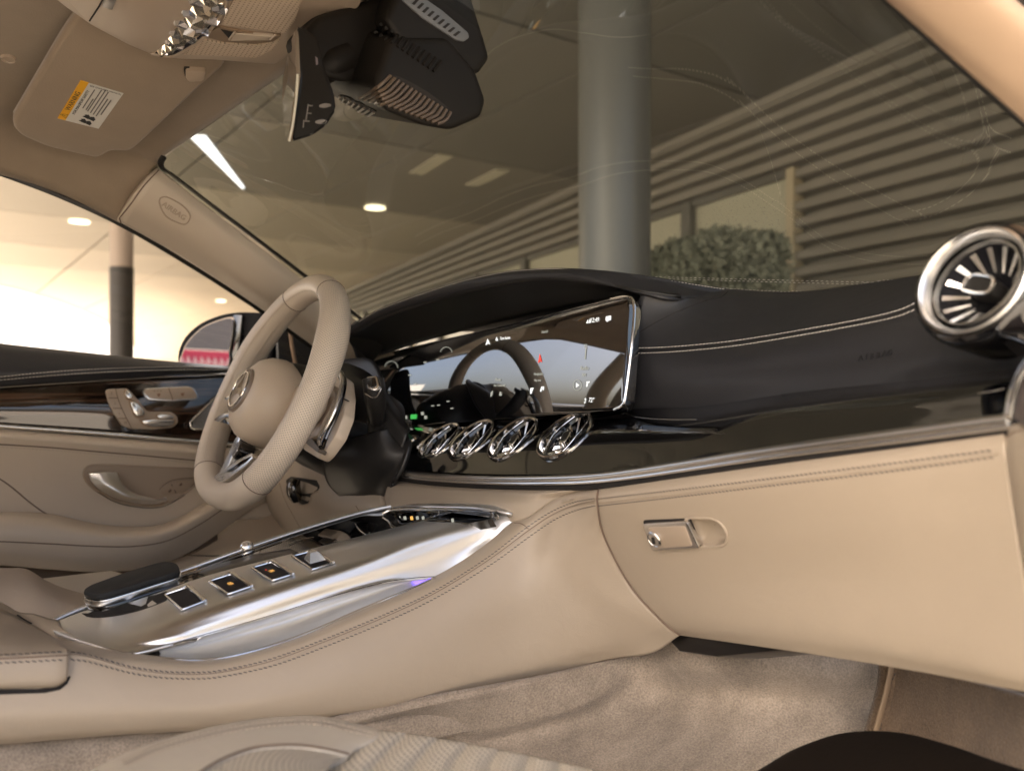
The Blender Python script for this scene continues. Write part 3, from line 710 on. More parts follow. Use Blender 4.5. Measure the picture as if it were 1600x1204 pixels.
letters_on('airbag_embossing', 'AIRBAG', pb, (1345, 560), (1391, 551), .0078, M('embossed_dark_leather', (.016, .016, .018), .38), db)

# glossy black band
GT = row('X', (540, 676, .64), (640, 665, .652), (735, 657, .657), (850, 652, .657), (925, 646, .657), (985, 639, .66), (1100, 634, .667), (1250, 612, .668), (1450, 592, .656), (1602, 573, .640))
GB = row('X', (560, 722, .545), (612, 730, .552), (700, 738, .560), (820, 741, .565), (950, 736, .571), (1200, 697, .565), (1400, 669, .560), (1574, 646, .553))
gm = [a.lerp(b, .5) + Vector((-.004, 0, .006)) for a, b in zip(spline(GT, 10), spline(GB, 10))]
gloss = loft('glossy_band', [GT, gm, GB], piano, db, nu=420, nv=90)
gb = bvh(gloss)
seam('band_edge_glint', gb, [(972, 641), (985, 649), (1010, 653), (1050, 655), (1088, 655)], .0006, satin, db, n=24)
seam('band_edge_glint', gb, [(1528, 614), (1550, 611), (1570, 607)], .0007, satin, db, n=12)
tube('screen_foot_edge', row('X', (615, 669, .645), (660, 664, .648), (720, 657, .65), (760, 657, .65), (810, 658, .65), (860, 651, .65), (925, 645, .652), (972, 640, .654)), .0008, satin, db, seg=6)
# satin trim line
CHL = row('X', (600, 733, .548), (650, 741, .553), (720, 746, .558), (820, 748, .562), (950, 742, .567), (1200, 704, .562), (1400, 677, .557), (1574, 653, .549))
tube('satin_trim_strip', CHL, .0036, satin, db, seg=14, n=70, flat=1.0)
tube('satin_trim_lower_lip', [p + Vector((.001, 0, -.0052)) for p in CHL], .0020, satin, db, seg=10, n=70)
tube('shadow_gap', [p + Vector((.007, 0, -.0095)) for p in CHL], .0045, darkgap, db, seg=8, n=60)
tube('end_trim', row('X', (1574, 653, .549), (1580, 620, .56), (1590, 590, .58), (1610, 560, .60), (1640, 540, .62)), .0045, satin, db, seg=10, n=24, normal=(0, 1, 0), flat=.5)
loft('end_cap_upper', [row('X', (1582, 652, .547), (1588, 625, .556), (1600, 590, .575), (1640, 545, .60)), row('X', (1640, 690, .50), (1640, 640, .50), (1650, 600, .52), (1700, 560, .55))], M('mauve_grey_plastic', (.14, .11, .10), .5), db, nu=10, nv=6, thick=.004)

# glovebox door
gl_ = loft('glovebox_door', [
    row('X', (938, 757, .583), (1200, 717, .577), (1400, 690, .572), (1566, 668, .564)),
    row('X', (934, 768, .569), (1200, 731, .563), (1400, 704, .558), (1569, 681, .550)),
    row('X', (933, 787, .566), (1200, 757, .558), (1400, 732, .553), (1571, 711, .545)),
    row('X', (944, 838, .583), (1240, 820, .570), (1430, 800, .560), (1580, 780, .549)),
    row('X', (985, 915, .606), (1260, 905, .588), (1440, 900, .572), (1598, 895, .553)),
    row('X', (1036, 972, .620), (1230, 985, .600), (1420, 1010, .580), (1625, 1050, .553)),
    row('X', (1062, 992, .632), (1232, 1016, .612), (1420, 1046, .592), (1632, 1086, .566))],
    leather, db, nu=260, nv=190, thick=.008)
lbv = bvh(gl_)
G1 = [(934, 779), (1050, 766), (1200, 748), (1400, 723), (1560, 702)]
G2 = [(934, 790), (1050, 777), (1200, 759), (1400, 735), (1562, 713)]
stitches('glovebox_stitching', lbv, G1, thread_d, db, pitch=.0042, ln=.0035, r=.00042, slant=-.35)
stitches('glovebox_stitching', lbv, G2, thread_d, db, pitch=.0042, ln=.0035, r=.00042, slant=-.35)
seam('glovebox_piping', lbv, [(a, (b + d) / 2) for (a, b), (c_, d) in zip(G1, G2)], .0013, leather, db, n=60, lift=.0002)
seam('glovebox_fold', lbv, [(a, (b + d) / 2 + 1.5) for (a, b), (c_, d) in zip(G1, G2)], .0005, seamm, db, n=60, lift=.0001)
# latch
# finger recess: a real bowl sunk into the door beside the latch
RCP = [(1072, 811), (1100, 809), (1118, 812), (1130, 822), (1136, 836), (1133, 848), (1122, 853), (1100, 854), (1086, 853), (1076, 836)]
rch = hits(lbv, RCP, 48, True); rcn = sum((h_[1] for h_ in rch), Vector()).normalized(); rcc = sum((h_[0] for h_ in rch), Vector()) / 48
def inpoly(x, y, pg):
    c_ = False; j_ = len(pg) - 1
    for i_ in range(len(pg)):
        if (pg[i_][1] > y) != (pg[j_][1] > y) and x < (pg[j_][0] - pg[i_][0]) * (y - pg[i_][1]) / (pg[j_][1] - pg[i_][1]) + pg[i_][0]: c_ = not c_
        j_ = i_
    return c_
bmg = bmesh.new(); bmg.from_mesh(gl_.data)
def topix(v): return (800 + FPX * v.dot(RT) / v.dot(D), 602 - FPX * v.z / v.dot(D))
bmesh.ops.delete(bmg, geom=[f for f in bmg.faces if inpoly(*topix(f.calc_center_median()), RCP)], context='FACES'); bmg.to_mesh(gl_.data); bmg.free()
rows_ = []
for sc_, dep in ((1.03, -.0004), (.97, .0015), (.90, .006), (.72, .011), (.4, .0135), (.02, .014)):
    rows_.append([rcc + (h_[0] - rcc) * sc_ - rcn * dep for h_ in rch])
loft('latch_recess', rows_, leather, db, nu=48, nv=24, closed=True)
tube('recess_lip', [h_[0] + rcn * .0002 for h_ in rch], .0013, leather, db, closed=True, seg=8, n=96, normal=rcn)
LT = [(1008, 815), (1078, 811), (1097, 852), (1023, 857)]
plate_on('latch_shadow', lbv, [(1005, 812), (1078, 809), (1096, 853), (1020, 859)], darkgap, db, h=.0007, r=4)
lt = plate_on('latch', lbv, LT, satin, db, h=.0045, r=5, bevel=.0008)
plate_on('latch_face', lbv, [(1018, 820), (1075, 817), (1087, 848), (1027, 852)], beige_pl, lt, h=.0054, r=3, bevel=.0004)
p, n = hit(lbv, 1029, 837)
lathe('lock', [(0, .0078), (.0062, .0078), (.0070, .0072), (.0076, .0078), (.0084, .0070), (.0086, 0)], p, n, satin, lt, 32)
plate_on('keyhole', lbv, [(1026, 833), (1030, 833), (1032, 843), (1028, 843)], darkgap, lt, h=.0082)
# beige end piece beside the glovebox
endc = loft('end_cap', [row('X', (1570, 668, .560), (1574, 711, .543), (1583, 780, .547), (1601, 895, .551), (1630, 1050, .551)),
             row('X', (1580, 664, .550), (1590, 711, .533), (1600, 780, .535), (1620, 895, .54), (1650, 1050, .54)),
             row('X', (1594, 660, .545), (1640, 720, .51), (1650, 800, .51), (1670, 895, .52), (1690, 1050, .53))], leather, db, nu=30, nv=12, thick=.006)
seam('end_cap_seam', bvh(endc), [(1571, 684), (1582, 676), (1592, 673), (1600, 670)], .0005, seamm, db, n=12)
# black unit under the glovebox
plate('footwell_unit', row('X', (1057, 1002, .65), (1086, 982, .65), (1250, 1005, .64), (1232, 1017, .64), (1130, 1026, .64), (1073, 1018, .65)), M('black_gloss_unit', (.006, .005, .005), .35), db, h=.01, d=.05, bevel=.003)

# beige centre under the band
cs = loft('centre_leather', [
    row('X', (607, 750, .556), (700, 759, .564), (820, 762, .572), (938, 757, .583)),
    row('X', (606, 757, .542), (700, 766, .55), (810, 771, .558), (880, 767, .569), (936, 758.5, .581)),
    row('X', (604, 775, .52), (700, 780, .535), (795, 788, .545), (869, 777, .7245, 'Y'), (935, 760, .5795)),
    row('X', (612, 798, .50), (700, 793, .52), (802, 814.5, .769, 'Y'), (868, 778.5, .7248, 'Y'), (934, 760.5, .5783))], leather, db, nu=40, nv=30, thick=.01)
loft('centre_cheek', [row('X', (607, 748, .556), (604, 775, .52), (612, 800, .50)), row('X', (600, 752, .60), (594, 778, .58), (600, 803, .57))], leather, db, nu=12, nv=6, thick=.003)
# dark body behind everything
loft('dash_core', [[Vector((.70, 1.58, .06)), Vector((.72, .9, .04)), Vector((.72, .3, .04))], [Vector((.68, 1.58, -.10)), Vector((.70, .9, -.10)), Vector((.70, .3, -.05))], [Vector((.70, 1.58, -.42)), Vector((.74, .9, -.30)), Vector((.74, .3, -.20))]], darkgap, db, nu=20, nv=10, thick=.01)
# driver side face behind the wheel
drv = loft('driver_side_face', [row('X', (545, 560, .64), (580, 562, .645), (600, 600, .645)), row('X', (480, 575, .60), (545, 600, .62), (600, 640, .63)), row('X', (480, 640, .58), (545, 660, .59), (600, 680, .60))], M('charcoal_plastic', (.03, .03, .034), .45), db, nu=20, nv=20, thick=.006)
kn = loft('knee_panel', [row('X', (400, 690, .56), (440, 700, .55), (520, 730, .54), (600, 760, .55)),
          row('X', (395, 760, .54), (440, 775, .53), (520, 800, .52), (610, 815, .53)),
          row('X', (400, 850, .60), (460, 860, .60), (540, 868, .60), (640, 880, .60))], leather, db, nu=30, nv=24, thick=.006)
kb = bvh(kn)
seam('knee_panel_seam', kb, [(434, 745), (443, 775), (458, 805), (475, 835), (482, 855)], .0008, seamm, db, n=20)
seam('knee_panel_seam', kb, [(556, 790), (562, 800), (566, 815)], .0008, seamm, db, n=8)
# release handle in its pocket
rl = plate_on('release_pocket', kb, [(447, 750), (455, 744), (495, 750), (500, 760), (496, 768), (486, 772), (482, 786), (472, 788), (462, 780), (460, 770), (450, 762)], darkgap, db, h=.0005, r=2, bevel=0)
seam('pocket_rim', kb, [(449, 763), (459, 771), (463, 782), (472, 789), (484, 786), (488, 773), (498, 767)], .0012, beige_pl, rl, n=30, lift=.0006)
p, n = hit(kb, 473, 765)
tube('release_handle', [p + n * .012 + UP * .018, p + n * .016, p + n * .010 - UP * .02], lambda u: .010 * (.75 + .5 * math.sin(math.pi * u)), M('black_chrome', (.18, .17, .16), .12, metal=1), rl, seg=14, n=14)

# turbine vents
def turbine(c, n, r, name='air_vent', blades=12, protrude=.0, big=False, label=None, fins=False, depth=.5):
    u = Vector((0, 1, 0)); u = (u - n * n.dot(u)).normalized(); v = n.cross(u)
    if not big:
        bmh = bmesh.new(); bmh.from_mesh(gloss.data)
        bmesh.ops.delete(bmh, geom=[f for f in bmh.faces if all((v.co - c - n * (v.co - c).dot(n)).length < r * .96 for v in f.verts)], context='FACES'); bmh.to_mesh(gloss.data); bmh.free()
    if big:
        hs = lathe(name, [(r * .93, protrude + .001), (r * 1.05, protrude + .0010), (r * 1.12, protrude - .001), (r * 1.16, protrude - .005), (r * 1.15, 0), (r * 1.06, -.03), (r * .5, -.035), (0, -.035)], c, n, piano, db, 64, label=label)
    else:
        hs = lathe(name, [(r * 1.0, .0012), (r * 1.0, -.012), (r * .96, -.012), (r * .93, -.003), (r * .8, -r * depth), (0, -r * depth)], c, n, piano, db, 56, label=label)
    z0 = protrude
    ring_w = .085 if big else .085
    lathe('vent_ring', [(r * (1 - ring_w * 1.6), z0 - .006), (r * (1 - ring_w * 1.3), z0 + .0006), (r * (1 - ring_w * .5), z0 + (.0036 if big else .0016)), (r * 1.0, z0 + (.0025 if big else .0010)), (r * 1.01, z0 - .002)], c, n, satin if big else chrome, hs, 64)
    ri = r * (1 - ring_w * 1.9)
    if big:
        # inner swivel ring, tilted
        n2 = (n + u * .10 - v * .10).normalized()
        lathe('inner_ring', [(ri * .93, z0 - .008), (ri * .95, z0 - .004), (ri * .985, z0 - .004), (ri * .99, z0 - .010)], c, n2, satin, hs, 64)
        lathe('funnel', [(ri * .95, z0 - .008), (ri * .85, z0 - .016), (ri * .5, z0 - .028), (0, z0 - .032)], c, n2, M('vent_funnel', (.004, .004, .006), .55, spec=.2), hs, 48)
    else: n2 = n
    u2 = (u - n2 * n2.dot(u)).normalized(); v2 = n2.cross(u2)
    zb = z0 - (.012 if big else .004)
    bm_ = None
    for k in range(blades):
        th = 2 * math.pi * (k + .3) / blades
        d1 = u2 * math.cos(th) + v2 * math.sin(th); t1 = n2.cross(d1)
        a = c + n2 * (zb + .002) + d1 * (ri * .94); b = c + n2 * (zb - r * .22) + d1 * (ri * (.46 if big else .3))
        w1, w2 = (.0022, .0009) if big else (.0022, .0010); dp = r * .26
        tw = t1 * (r * (.015 if big else .07))
        vs = [a - t1 * w1, a + t1 * w1, b + t1 * w2 - tw, b - t1 * w2 - tw]
        vs += [q - n2 * dp + tw * 3 for q in vs[:]]
        me = mesh('vent_blade', vs, [(0, 1, 2, 3), (4, 7, 6, 5), (0, 4, 5, 1), (1, 5, 6, 2), (2, 6, 7, 3), (3, 7, 4, 0)]); fix(me)
        link('vent_blade', me, satin if big else chrome, hs)
    # knob
    kr = r * (.24 if big else .22)
    zk = z0 - (.009 if big else .003)
    rx = [(kr * 1.32 * math.copysign(abs(math.cos(t)) ** .6, math.cos(t)), kr * .74 * math.copysign(abs(math.sin(t)) ** .6, math.sin(t))) for t in [2 * math.pi * i / 24 for i in range(24)]]
    vk = (v2 * .33 - u2 * .94).normalized() if big else (v2 * .9 - u2 * .4).normalized(); uk = vk.cross(n2)
    P3 = lambda s, z: [c + n2 * z + vk * (a * s) + uk * (b * s) for a, b in rx]
    if big:
        plate('vent_knob', P3(.98, zk), blackpl, hs, h=.001, d=r * .35, bevel=.0006, n=n2)
        tube('knob_ring', P3(.95, zk + .0012), .0013, chrome, hs, closed=True, seg=8, n=48, normal=n2)
    else: plate('vent_knob', P3(1, zk), chrome, hs, h=.001, d=r * .35, bevel=.0006, n=n2)
    plate('knob_face', P3(.72, zk), blackpl, hs, h=.0016, d=.001, n=n2)
    if fins:
        for s in (-.42, .30):
            pts = [c + n * (.001 - .003 * abs(q)) + u * (r * (s - .18 * (1 - q * q) * (1 if s < 0 else -1))) + v * (r * .88 * q * math.sqrt(1 - s * s)) for q in [-1 + .2 * i for i in range(11)]]
            tube('vent_fin', pts, .0006, chrome, hs, seg=6, smooth=False, normal=n)
            tube('vent_fin_core', [p - n * .004 + u * (.0025 if s < 0 else -.0025) for p in pts], .0026, piano, hs, seg=6, smooth=False, normal=n, flat=1.6)
    return hs
for (px, py, r, lab) in ((884, 681.5, .0385, 'centre vent nearest the glovebox'), (803, 686, .0385, 'second centre vent from the glovebox'), (738, 688, .0385, 'third centre vent from the glovebox'), (687.5, 690.5, .037, 'centre vent closest to the starter button')):
    p, n = hit(gb, px, py)
    vn = Vector((-.67, 0, .74)).normalized()
    turbine(p + vn * .003, vn, r, blades=11, fins=True, label=lab)
p, n = hit(gb, 655, 692)
sb = lathe('start_button', [(.0, .004), (.013, .004), (.015, .0025), (.0175, .0025), (.019, .005), (.0215, .004), (.022, 0)], p, n, chrome, db, 40)
text3d('start_lettering', 'START', p + n * .0044, (0, -1, 0), n.cross(Vector((0, -1, 0))), .0055, darkgap, sb)
# big outlet at the passenger end
rn = Vector((-.945, .12, .31)).normalized()
c = P(1541, 452, .570, 'T')
turbine(c, rn, .0388, blades=15, protrude=.016, big=True, label='large round vent at the passenger end')

# ================================================================== WIDE DISPLAY
dsp = thing('display_screen', 'long black glossy display panel reflecting the steering wheel, with small lit icons', 'screen', (.65, .9, 0))
SX = .645
scr = M('display_glass', (.004, .004, .005), .025, coat=1.0, ior=2.6)
SN = Vector((-1, .07, .18)).normalized()
def SP(px, py, dx=0): return PP(px, py, Vector((SX, .9, 0)) + SN * (-dx), SN)
so = [SP(567, 560)] + [SP(985 , 461.5)] + [SP(972, 640)] + [SP(561, 672)]
so = rpoly(so, [.004, .016, .016, .004], 6)
plate('display_panel', so, scr, dsp, h=0, d=.018, bevel=.0012, n=SN)
tube('chrome_edge', [SP(955, 467.5, -.001), SP(975, 463.5, -.001), SP(986, 466, -.001), SP(991, 478, -.001), SP(990, 510, -.001), SP(984, 570, -.001), SP(977, 622, -.001), SP(972, 633, -.001), SP(960, 640, -.001)], .0019, chrome, dsp, seg=10, n=60)
tube('upper_edge_line', [SP(575, 558, -.001), SP(700, 529, -.001), SP(800, 506, -.001), SP(955, 467.5, -.001)], .0006, satin, dsp, seg=6)
def st(s, px, py, size, m=whitesym, name='lettering', align='CENTER'):
    return text3d(name, s, SP(px, py, -.0012), (-.07, -1, 0), (.18, 0, 1), size, m, dsp, align=align)
st('12:49', 929, 500, .0078)
st('Radio', 913, 575, .0072, dimsym); st('FM', 912, 586, .0062, dimsym)
st('72°', 924, 625, .0078); st('↕', 914, 626, .006)
st('Turn home', 789, 528, .0062); st('Phone', 778, 593, .0062, dimsym); st('Not Connected', 780, 602, .0048, dimsym)
st('Navigation', 841, 584, .0050, dimsym); st('Map view', 840, 594, .0042, dimsym); st('Search', 851, 518, .0055, dimsym)
def icon(name, pts, m=whitesym):
    plate(name, [SP(a, b, -.0008) for a, b in pts], m, dsp, h=.0004, d=.0001, n=SN)
icon('message_icon', [(947, 494.5), (954.5, 493), (954, 500), (950.5, 500.5), (948.5, 503), (948, 501), (946.5, 501)])
icon('signal_icon', [(916, 505), (919, 499), (919, 504.5)]); icon('signal_icon', [(920, 504.5), (922.5, 497), (922.5, 504)])
icon('compass_needle', [(843.5, 553), (846.5, 566), (844, 563.5), (841, 567)], redsym)
icon('play_icon', [(900.5, 598), (905, 601.5), (900.5, 605)])
tube('play_ring', [SP(902 + 6.5 * math.cos(t), 601.5 + 8 * math.sin(t), -.001) for t in [i * .524 for i in range(12)]], .0003, dimsym, dsp, closed=True, seg=5, n=30)
icon('north_arrow', [(762, 529), (765.5, 538), (762.5, 536), (759, 539)])
icon('route_icon', [(776, 526), (778, 532), (774.5, 532)])
icon('note_icon', [(916.5, 596), (921.5, 595.5), (921, 597.5), (919, 598), (917.5, 604), (916, 604), (917, 598)])
icon('seat_icon', [(829, 606), (834, 605.5), (832, 609), (830, 615), (828.5, 615)]); icon('media_icon', [(844, 611), (846, 604), (850, 603.5), (849, 610), (847, 606), (845.5, 612)])
icon('phone_icon', [(767, 613), (770, 610), (769, 617), (766.5, 620)], dimsym); icon('contact_icon', [(781, 612), (783, 612), (784, 618), (780, 618)], dimsym)
icon('slider_line', [(915.3, 543), (916.3, 543), (914.7, 561), (913.7, 561)], dimsym)
for k in range(3): icon('slider_tick', [(912.5, 538 + k * 2.4), (917.5, 537.5 + k * 2.4), (917.5, 538.3 + k * 2.4), (912.5, 538.8 + k * 2.4)], dimsym)
icon('warning_icon', [(611, 630), (615, 627), (616, 632), (618, 637), (613, 635)], amber)
icon('mode_box', [(642, 647.5), (651, 647), (650.5, 654), (641.5, 654.5)], greensym)
for i, (a, b) in enumerate(((603, 643), (619, 653), (628, 652), (634, 652), (660, 646), (665, 652))): icon('status_icon', [(a - 2, b - 2.5), (a + 1.5, b - 3), (a + 2, b + 2), (a - 1.5, b + 2.5)], dimsym)
for (cx, cy, rx, ry) in ((697, 551, 9, 9), (611, 574, 10, 10)):
    tube('gauge_arc', [SP(cx + rx * math.cos(t), cy - ry * math.sin(t), -.001) for t in [i * .3 for i in range(11)]], .0004, dimsym, dsp, seg=5, n=30)
for (cx, cy) in ((640, 586), (649, 600), (664, 566), (684, 562), (700, 627), (685, 633), (676, 634), (706, 638)): icon('gauge_mark', [(cx - 2, cy - .8), (cx + 2, cy - 1.2), (cx + 2, cy + .3), (cx - 2, cy + .7)], dimsym)
# ================================================================== STEERING WHEEL
C = P(425, 615, 1.25, 'T')
wn_ = Vector((-.91, 0, .42)).normalized(); wu = Vector((0, 1, 0)); wv = wu.cross(wn_) * -1
if wv.z < 0: wv = -wv
sw = thing('steering_wheel', 'beige leather steering wheel with flat bottom, perforated grips and chrome star emblem', 'steering wheel', C)
def rimp(th):
    a, b = math.cos(th), math.sin(th)
    r = .178
    if b < 0: r = .178 * (1 - .075 * (-b) ** 6 * 1.0)
    pt = C + wu * (a * r) + wv * (b * r)
    return pt + wn_ * .006
def rrad(th):
    # a little thicker at the thumb rests
    return .0188 + .0022 * math.exp(-((math.sin(th) - .45) / .28) ** 2) + .0012 * math.exp(-((math.sin(th) + .8) / .2) ** 2)
def rimpart(name, a0, a1, mat):
    n = max(8, int(abs(a1 - a0) / .045)); th = [a0 + (a1 - a0) * i / (n - 1) for i in range(n)]
    return tube(name, [rimp(t) for t in th], lambda u: rrad(a0 + (a1 - a0) * u), mat, sw, seg=30, smooth=False, normal=wn_, flat=1.12, n=n, caps=True, sharp=60)
d_ = math.radians
rimpart('rim', d_(66), d_(116), wheel_lea)
rimpart('perforated_grip', d_(-52), d_(66), leather_perf)
rimpart('perforated_grip', d_(116), d_(228), leather_perf)
rimpart('rim', d_(228), d_(308), wheel_lea)
for a in (66, 116, 228, 308):
    p = rimp(d_(a)); t = (rimp(d_(a) + .01) - p).normalized(); o = t.cross(wn_)
    rr = rrad(d_(a)) * 1.006
    tube('rim_seam', [p + (o * math.cos(k) + wn_ * math.sin(k) * 1.12) * rr for k in [i * 2 * math.pi / 30 for i in range(30)]], .0007, seamm, sw, closed=True, seg=5, n=60, smooth=False)
# inner stitching
vs = []; fs = []
for i in range(300):
    th = d_(-50) + d_(276) * i / 300
    p = rimp(th); c_ = (C - p); c_ = (c_ - wn_ * c_.dot(wn_)).normalized()
    t = (rimp(th + .01) - p).normalized()
    q = p + (c_ * .72 + wn_ * .74).normalized() * (rrad(th) * 1.06); b = t * .0014 + wn_ * .0005; s_ = c_ * .0005
    k = len(vs); vs += [q - b - s_, q + b - s_, q + b + s_, q - b + s_, q + (c_ + wn_) * .0006]; fs += [(k, k + 1, k + 4), (k + 1, k + 2, k + 4), (k + 2, k + 3, k + 4), (k + 3, k, k + 4)]
link('rim_stitching', mesh('rim_stitching', vs, fs), thread_b, sw, kind='stuff', sharp=0)
# hub
H = C - wv * .014
hub = lathe('hub', [(0, .046), (.02, .0455), (.040, .042), (.054, .034), (.063, .022), (.068, .004), (.067, -.02), (.058, -.034)], H, wn_, wheel_pl, sw, 60)
hb2 = H + wn_ * .0455
em = lathe('emblem_disc', [(0, .001), (.029, .0005), (.0305, -.0005)], hb2, wn_, wheel_pl, sw, 48)
lathe('emblem_bezel', [(.030, -.004), (.0305, .001), (.032, .0022), (.034, .0015), (.036, -.008)], hb2, wn_, M('bezel_brown', (.22, .17, .13), .35), em, 60)
tube('emblem_ring', [hb2 + (wu * math.cos(t) + wv * math.sin(t)) * .0275 + wn_ * .0025 for t in [i * math.pi / 16 for i in range(32)]], .0015, chrome, em, closed=True, seg=10, n=64)
vs = []; fs = []
ctr = hb2 + wn_ * .0062
for k in range(3):
    th = math.pi / 2 + k * 2 * math.pi / 3
    tip = hb2 + (wu * math.cos(th) + wv * math.sin(th)) * .0275 + wn_ * .0025
    l = hb2 + (wu * math.cos(th + 1.047) + wv * math.sin(th + 1.047)) * .0052 + wn_ * .0022; r = hb2 + (wu * math.cos(th - 1.047) + wv * math.sin(th - 1.047)) * .0052 + wn_ * .0022
    b = len(vs); vs += [ctr, tip, l, r]; fs += [(b, b + 2, b + 1), (b, b + 1, b + 3)]
vs.append(hb2 + wn_ * .0005)
me = mesh('emblem_star', vs, fs); link('emblem_star', me, chrome, em, sharp=10)
def W(u, v, n=0): return C + wu * u + wv * v + wn_ * n
# horizontal spokes: beige cover towards the rim, black and metal thumb pods on the far side
def WP_(px, py, k): return PP(px, py, C + wn_ * k, wn_)
for s_ in (1, -1):
    plate('spoke', rpoly([W(s_ * .045, .020, -.016), W(s_ * .150, .012, -.016), W(s_ * .160, -.010, -.016), W(s_ * .150, -.032, -.016), W(s_ * .045, -.055, -.016)], .008), wheel_pl, sw, h=.008, d=.012, bevel=.006, n=wn_, seg=3)
for pts, trim in (([(353, 624), (369, 615), (386, 612), (384, 628), (366, 629)], [(352, 624), (368, 613), (387, 611), (386, 616), (370, 618), (358, 625)]),
                  ([(337, 657), (351, 648), (370, 644), (369, 666), (348, 661)], [(336, 657), (350, 646), (371, 643), (370, 649), (352, 652), (342, 659)])):
    pod = plate('thumb_pod', rpoly([WP_(a, b, .022) for a, b in pts], .003), piano, sw, h=.004, d=.016, bevel=.002, n=wn_)
    plate('pod_trim', rpoly([WP_(a, b, .027) for a, b in trim], .002), satin, pod, h=.001, d=.004, bevel=.0006, n=wn_)
# lower spoke in metal with black inlay, its twin on the far side
for pts, k in (([(333, 755), (338, 744), (352, 733), (378, 716), (396, 708), (398, 716), (384, 731), (366, 744), (350, 755)], .012),):
    lo = plate('lower_spoke', rpoly([WP_(a, b, k) for a, b in pts], .004), satin, sw, h=.003, d=.012, bevel=.002, n=wn_)
    plate('spoke_inlay', rpoly([WP_(a, b, k + .003) for a, b in ((354, 738), (380, 719), (393, 713), (384, 722), (362, 737))], .002), piano, lo, h=.0012, d=.001, n=wn_)
    plate('spoke_badge', rpoly([WP_(a, b, k + .003) for a, b in ((336, 753), (340, 747), (352, 743), (348, 750))], .001), chrome, lo, h=.0010, d=.001, n=wn_)
lo2 = plate('lower_spoke', rpoly([W(.030, -.062, .01), W(.014, -.062, .01), W(.018, -.145, .006), W(.058, -.150, .006), W(.048, -.140, .006)], .003), satin, sw, h=.003, d=.010, bevel=.002, n=wn_)
# black back cover and the round mode knob
lathe('back_cover', [(.0, -.005), (.055, -.005), (.062, -.03), (.075, -.05), (.072, -.07), (0, -.07)], C, wn_, blackpl, sw, 40)
kp = PP(380, 706, C + wn_ * .004, wn_)
kn_ = lathe('mode_knob', [(0, .012), (.011, .012), (.0135, .010), (.014, -.006), (.013, -.012)], kp, wn_, piano, sw, 30)
lathe('knob_cap', [(0, .0135), (.0105, .0132), (.0115, .012)], kp, wn_, M('knob_display', (.45, .45, .47), .2, metal=.8), kn_, 30)
tube('knob_stem', [kp, W(.04, -.055, -.01)], .012, blackpl, kn_, seg=10, n=4)
# passenger-side shell behind the rim with paddle
pc0 = C - wn_ * .045
def Q(px, py, k=0.0): return PP(px, py, C - wn_ * (.045 - k), wn_)
shell = plate('rear_shell', rpoly([Q(522, 578), Q(541, 592), Q(544, 618), Q(541, 650), Q(528, 683), Q(510, 708), Q(500, 717), Q(476, 703), Q(488, 655), Q(505, 610)], .004), wheel_pl, sw, h=.004, d=.014, bevel=.003, n=wn_)
plate('shell_joint', [Q(533, 620, .0045), Q(544, 625, .0045), Q(544, 627, .0045), Q(533, 622, .0045)], darkgap, shell, h=.0006, n=wn_)
plate('inner_shell', rpoly([Q(520, 600, .012), Q(527, 618, .012), Q(515, 645, .012), Q(497, 682, .012), Q(478, 690, .012), Q(490, 650, .012), Q(505, 615, .012)], .003), beige_pl, shell, h=.003, d=.012, bevel=.002, n=wn_)
pdl = tube('shift_paddle', [Q(529, 580, .02), Q(534, 592, .021), Q(532, 612, .022), Q(522, 642, .022), Q(509, 668, .021), Q(499, 683, .02), Q(500, 697, .018)], lambda u: .0042 * (.7 + .5 * math.sin(math.pi * u)), satin, sw, seg=10, n=40, normal=wn_, flat=.6)
tube('paddle_back', [Q(531, 583, .012), Q(537, 596, .012), Q(535, 615, .012), Q(526, 645, .012), Q(514, 671, .012), Q(506, 690, .012), Q(503, 700, .012)], .0055, piano, pdl, seg=10, n=30, normal=wn_, flat=.6)
plate('lower_wedge', rpoly([Q(477, 690, .01), Q(486, 680, .01), Q(503, 703, .01), Q(500, 708, .01)], .002), M('brown_grey_plastic', (.10, .08, .06), .35), shell, h=.004, d=.008, n=wn_)

# ================================================================== STEERING COLUMN
colu = thing('steering_column', 'black steering column cover between the wheel and the dashboard', 'steering column', C + Vector((.12, 0, -.05)))
shroud = M('black_shroud', (.014, .013, .013), .38, bump=('noise', 900, .12, .0004))
A_ = C - wn_ * .062
lathe('column_shroud', [(.0, .0), (.066, .0), (.076, -.006), (.080, -.03), (.082, -.09), (.075, -.13), (.05, -.15), (0, -.16)], A_, wn_, shroud, colu, 56, xdir=Vector((0, 1, 0)), sx=1.0)
loft('lower_cover', [row('T', (520, 690, 1.24), (505, 720, 1.24), (515, 760, 1.27), (560, 795, 1.30), (600, 806, 1.33)),
                     row('T', (560, 680, 1.20), (550, 720, 1.20), (560, 760, 1.22), (585, 790, 1.25), (605, 800, 1.27)),
                     row('T', (600, 670, 1.18), (603, 715, 1.17), (606, 745, 1.18), (604, 775, 1.19), (606, 795, 1.20)),
                     row('T', (628, 662, 1.22), (640, 690, 1.17), (628, 728, 1.16), (612, 752, 1.17), (612, 780, 1.18))], shroud, colu, nu=40, nv=36, thick=.006)
loft('upper_cover', [row('T', (520, 565, 1.30), (545, 568, 1.30), (580, 585, 1.28), (612, 625, 1.24), (640, 668, 1.18)),
                     row('T', (525, 600, 1.24), (550, 600, 1.22), (585, 612, 1.21), (612, 645, 1.19), (635, 680, 1.17)),
                     row('T', (540, 660, 1.23), (565, 660, 1.20), (590, 668, 1.19), (612, 680, 1.18), (628, 700, 1.17))], shroud, colu, nu=40, nv=30, thick=.006)
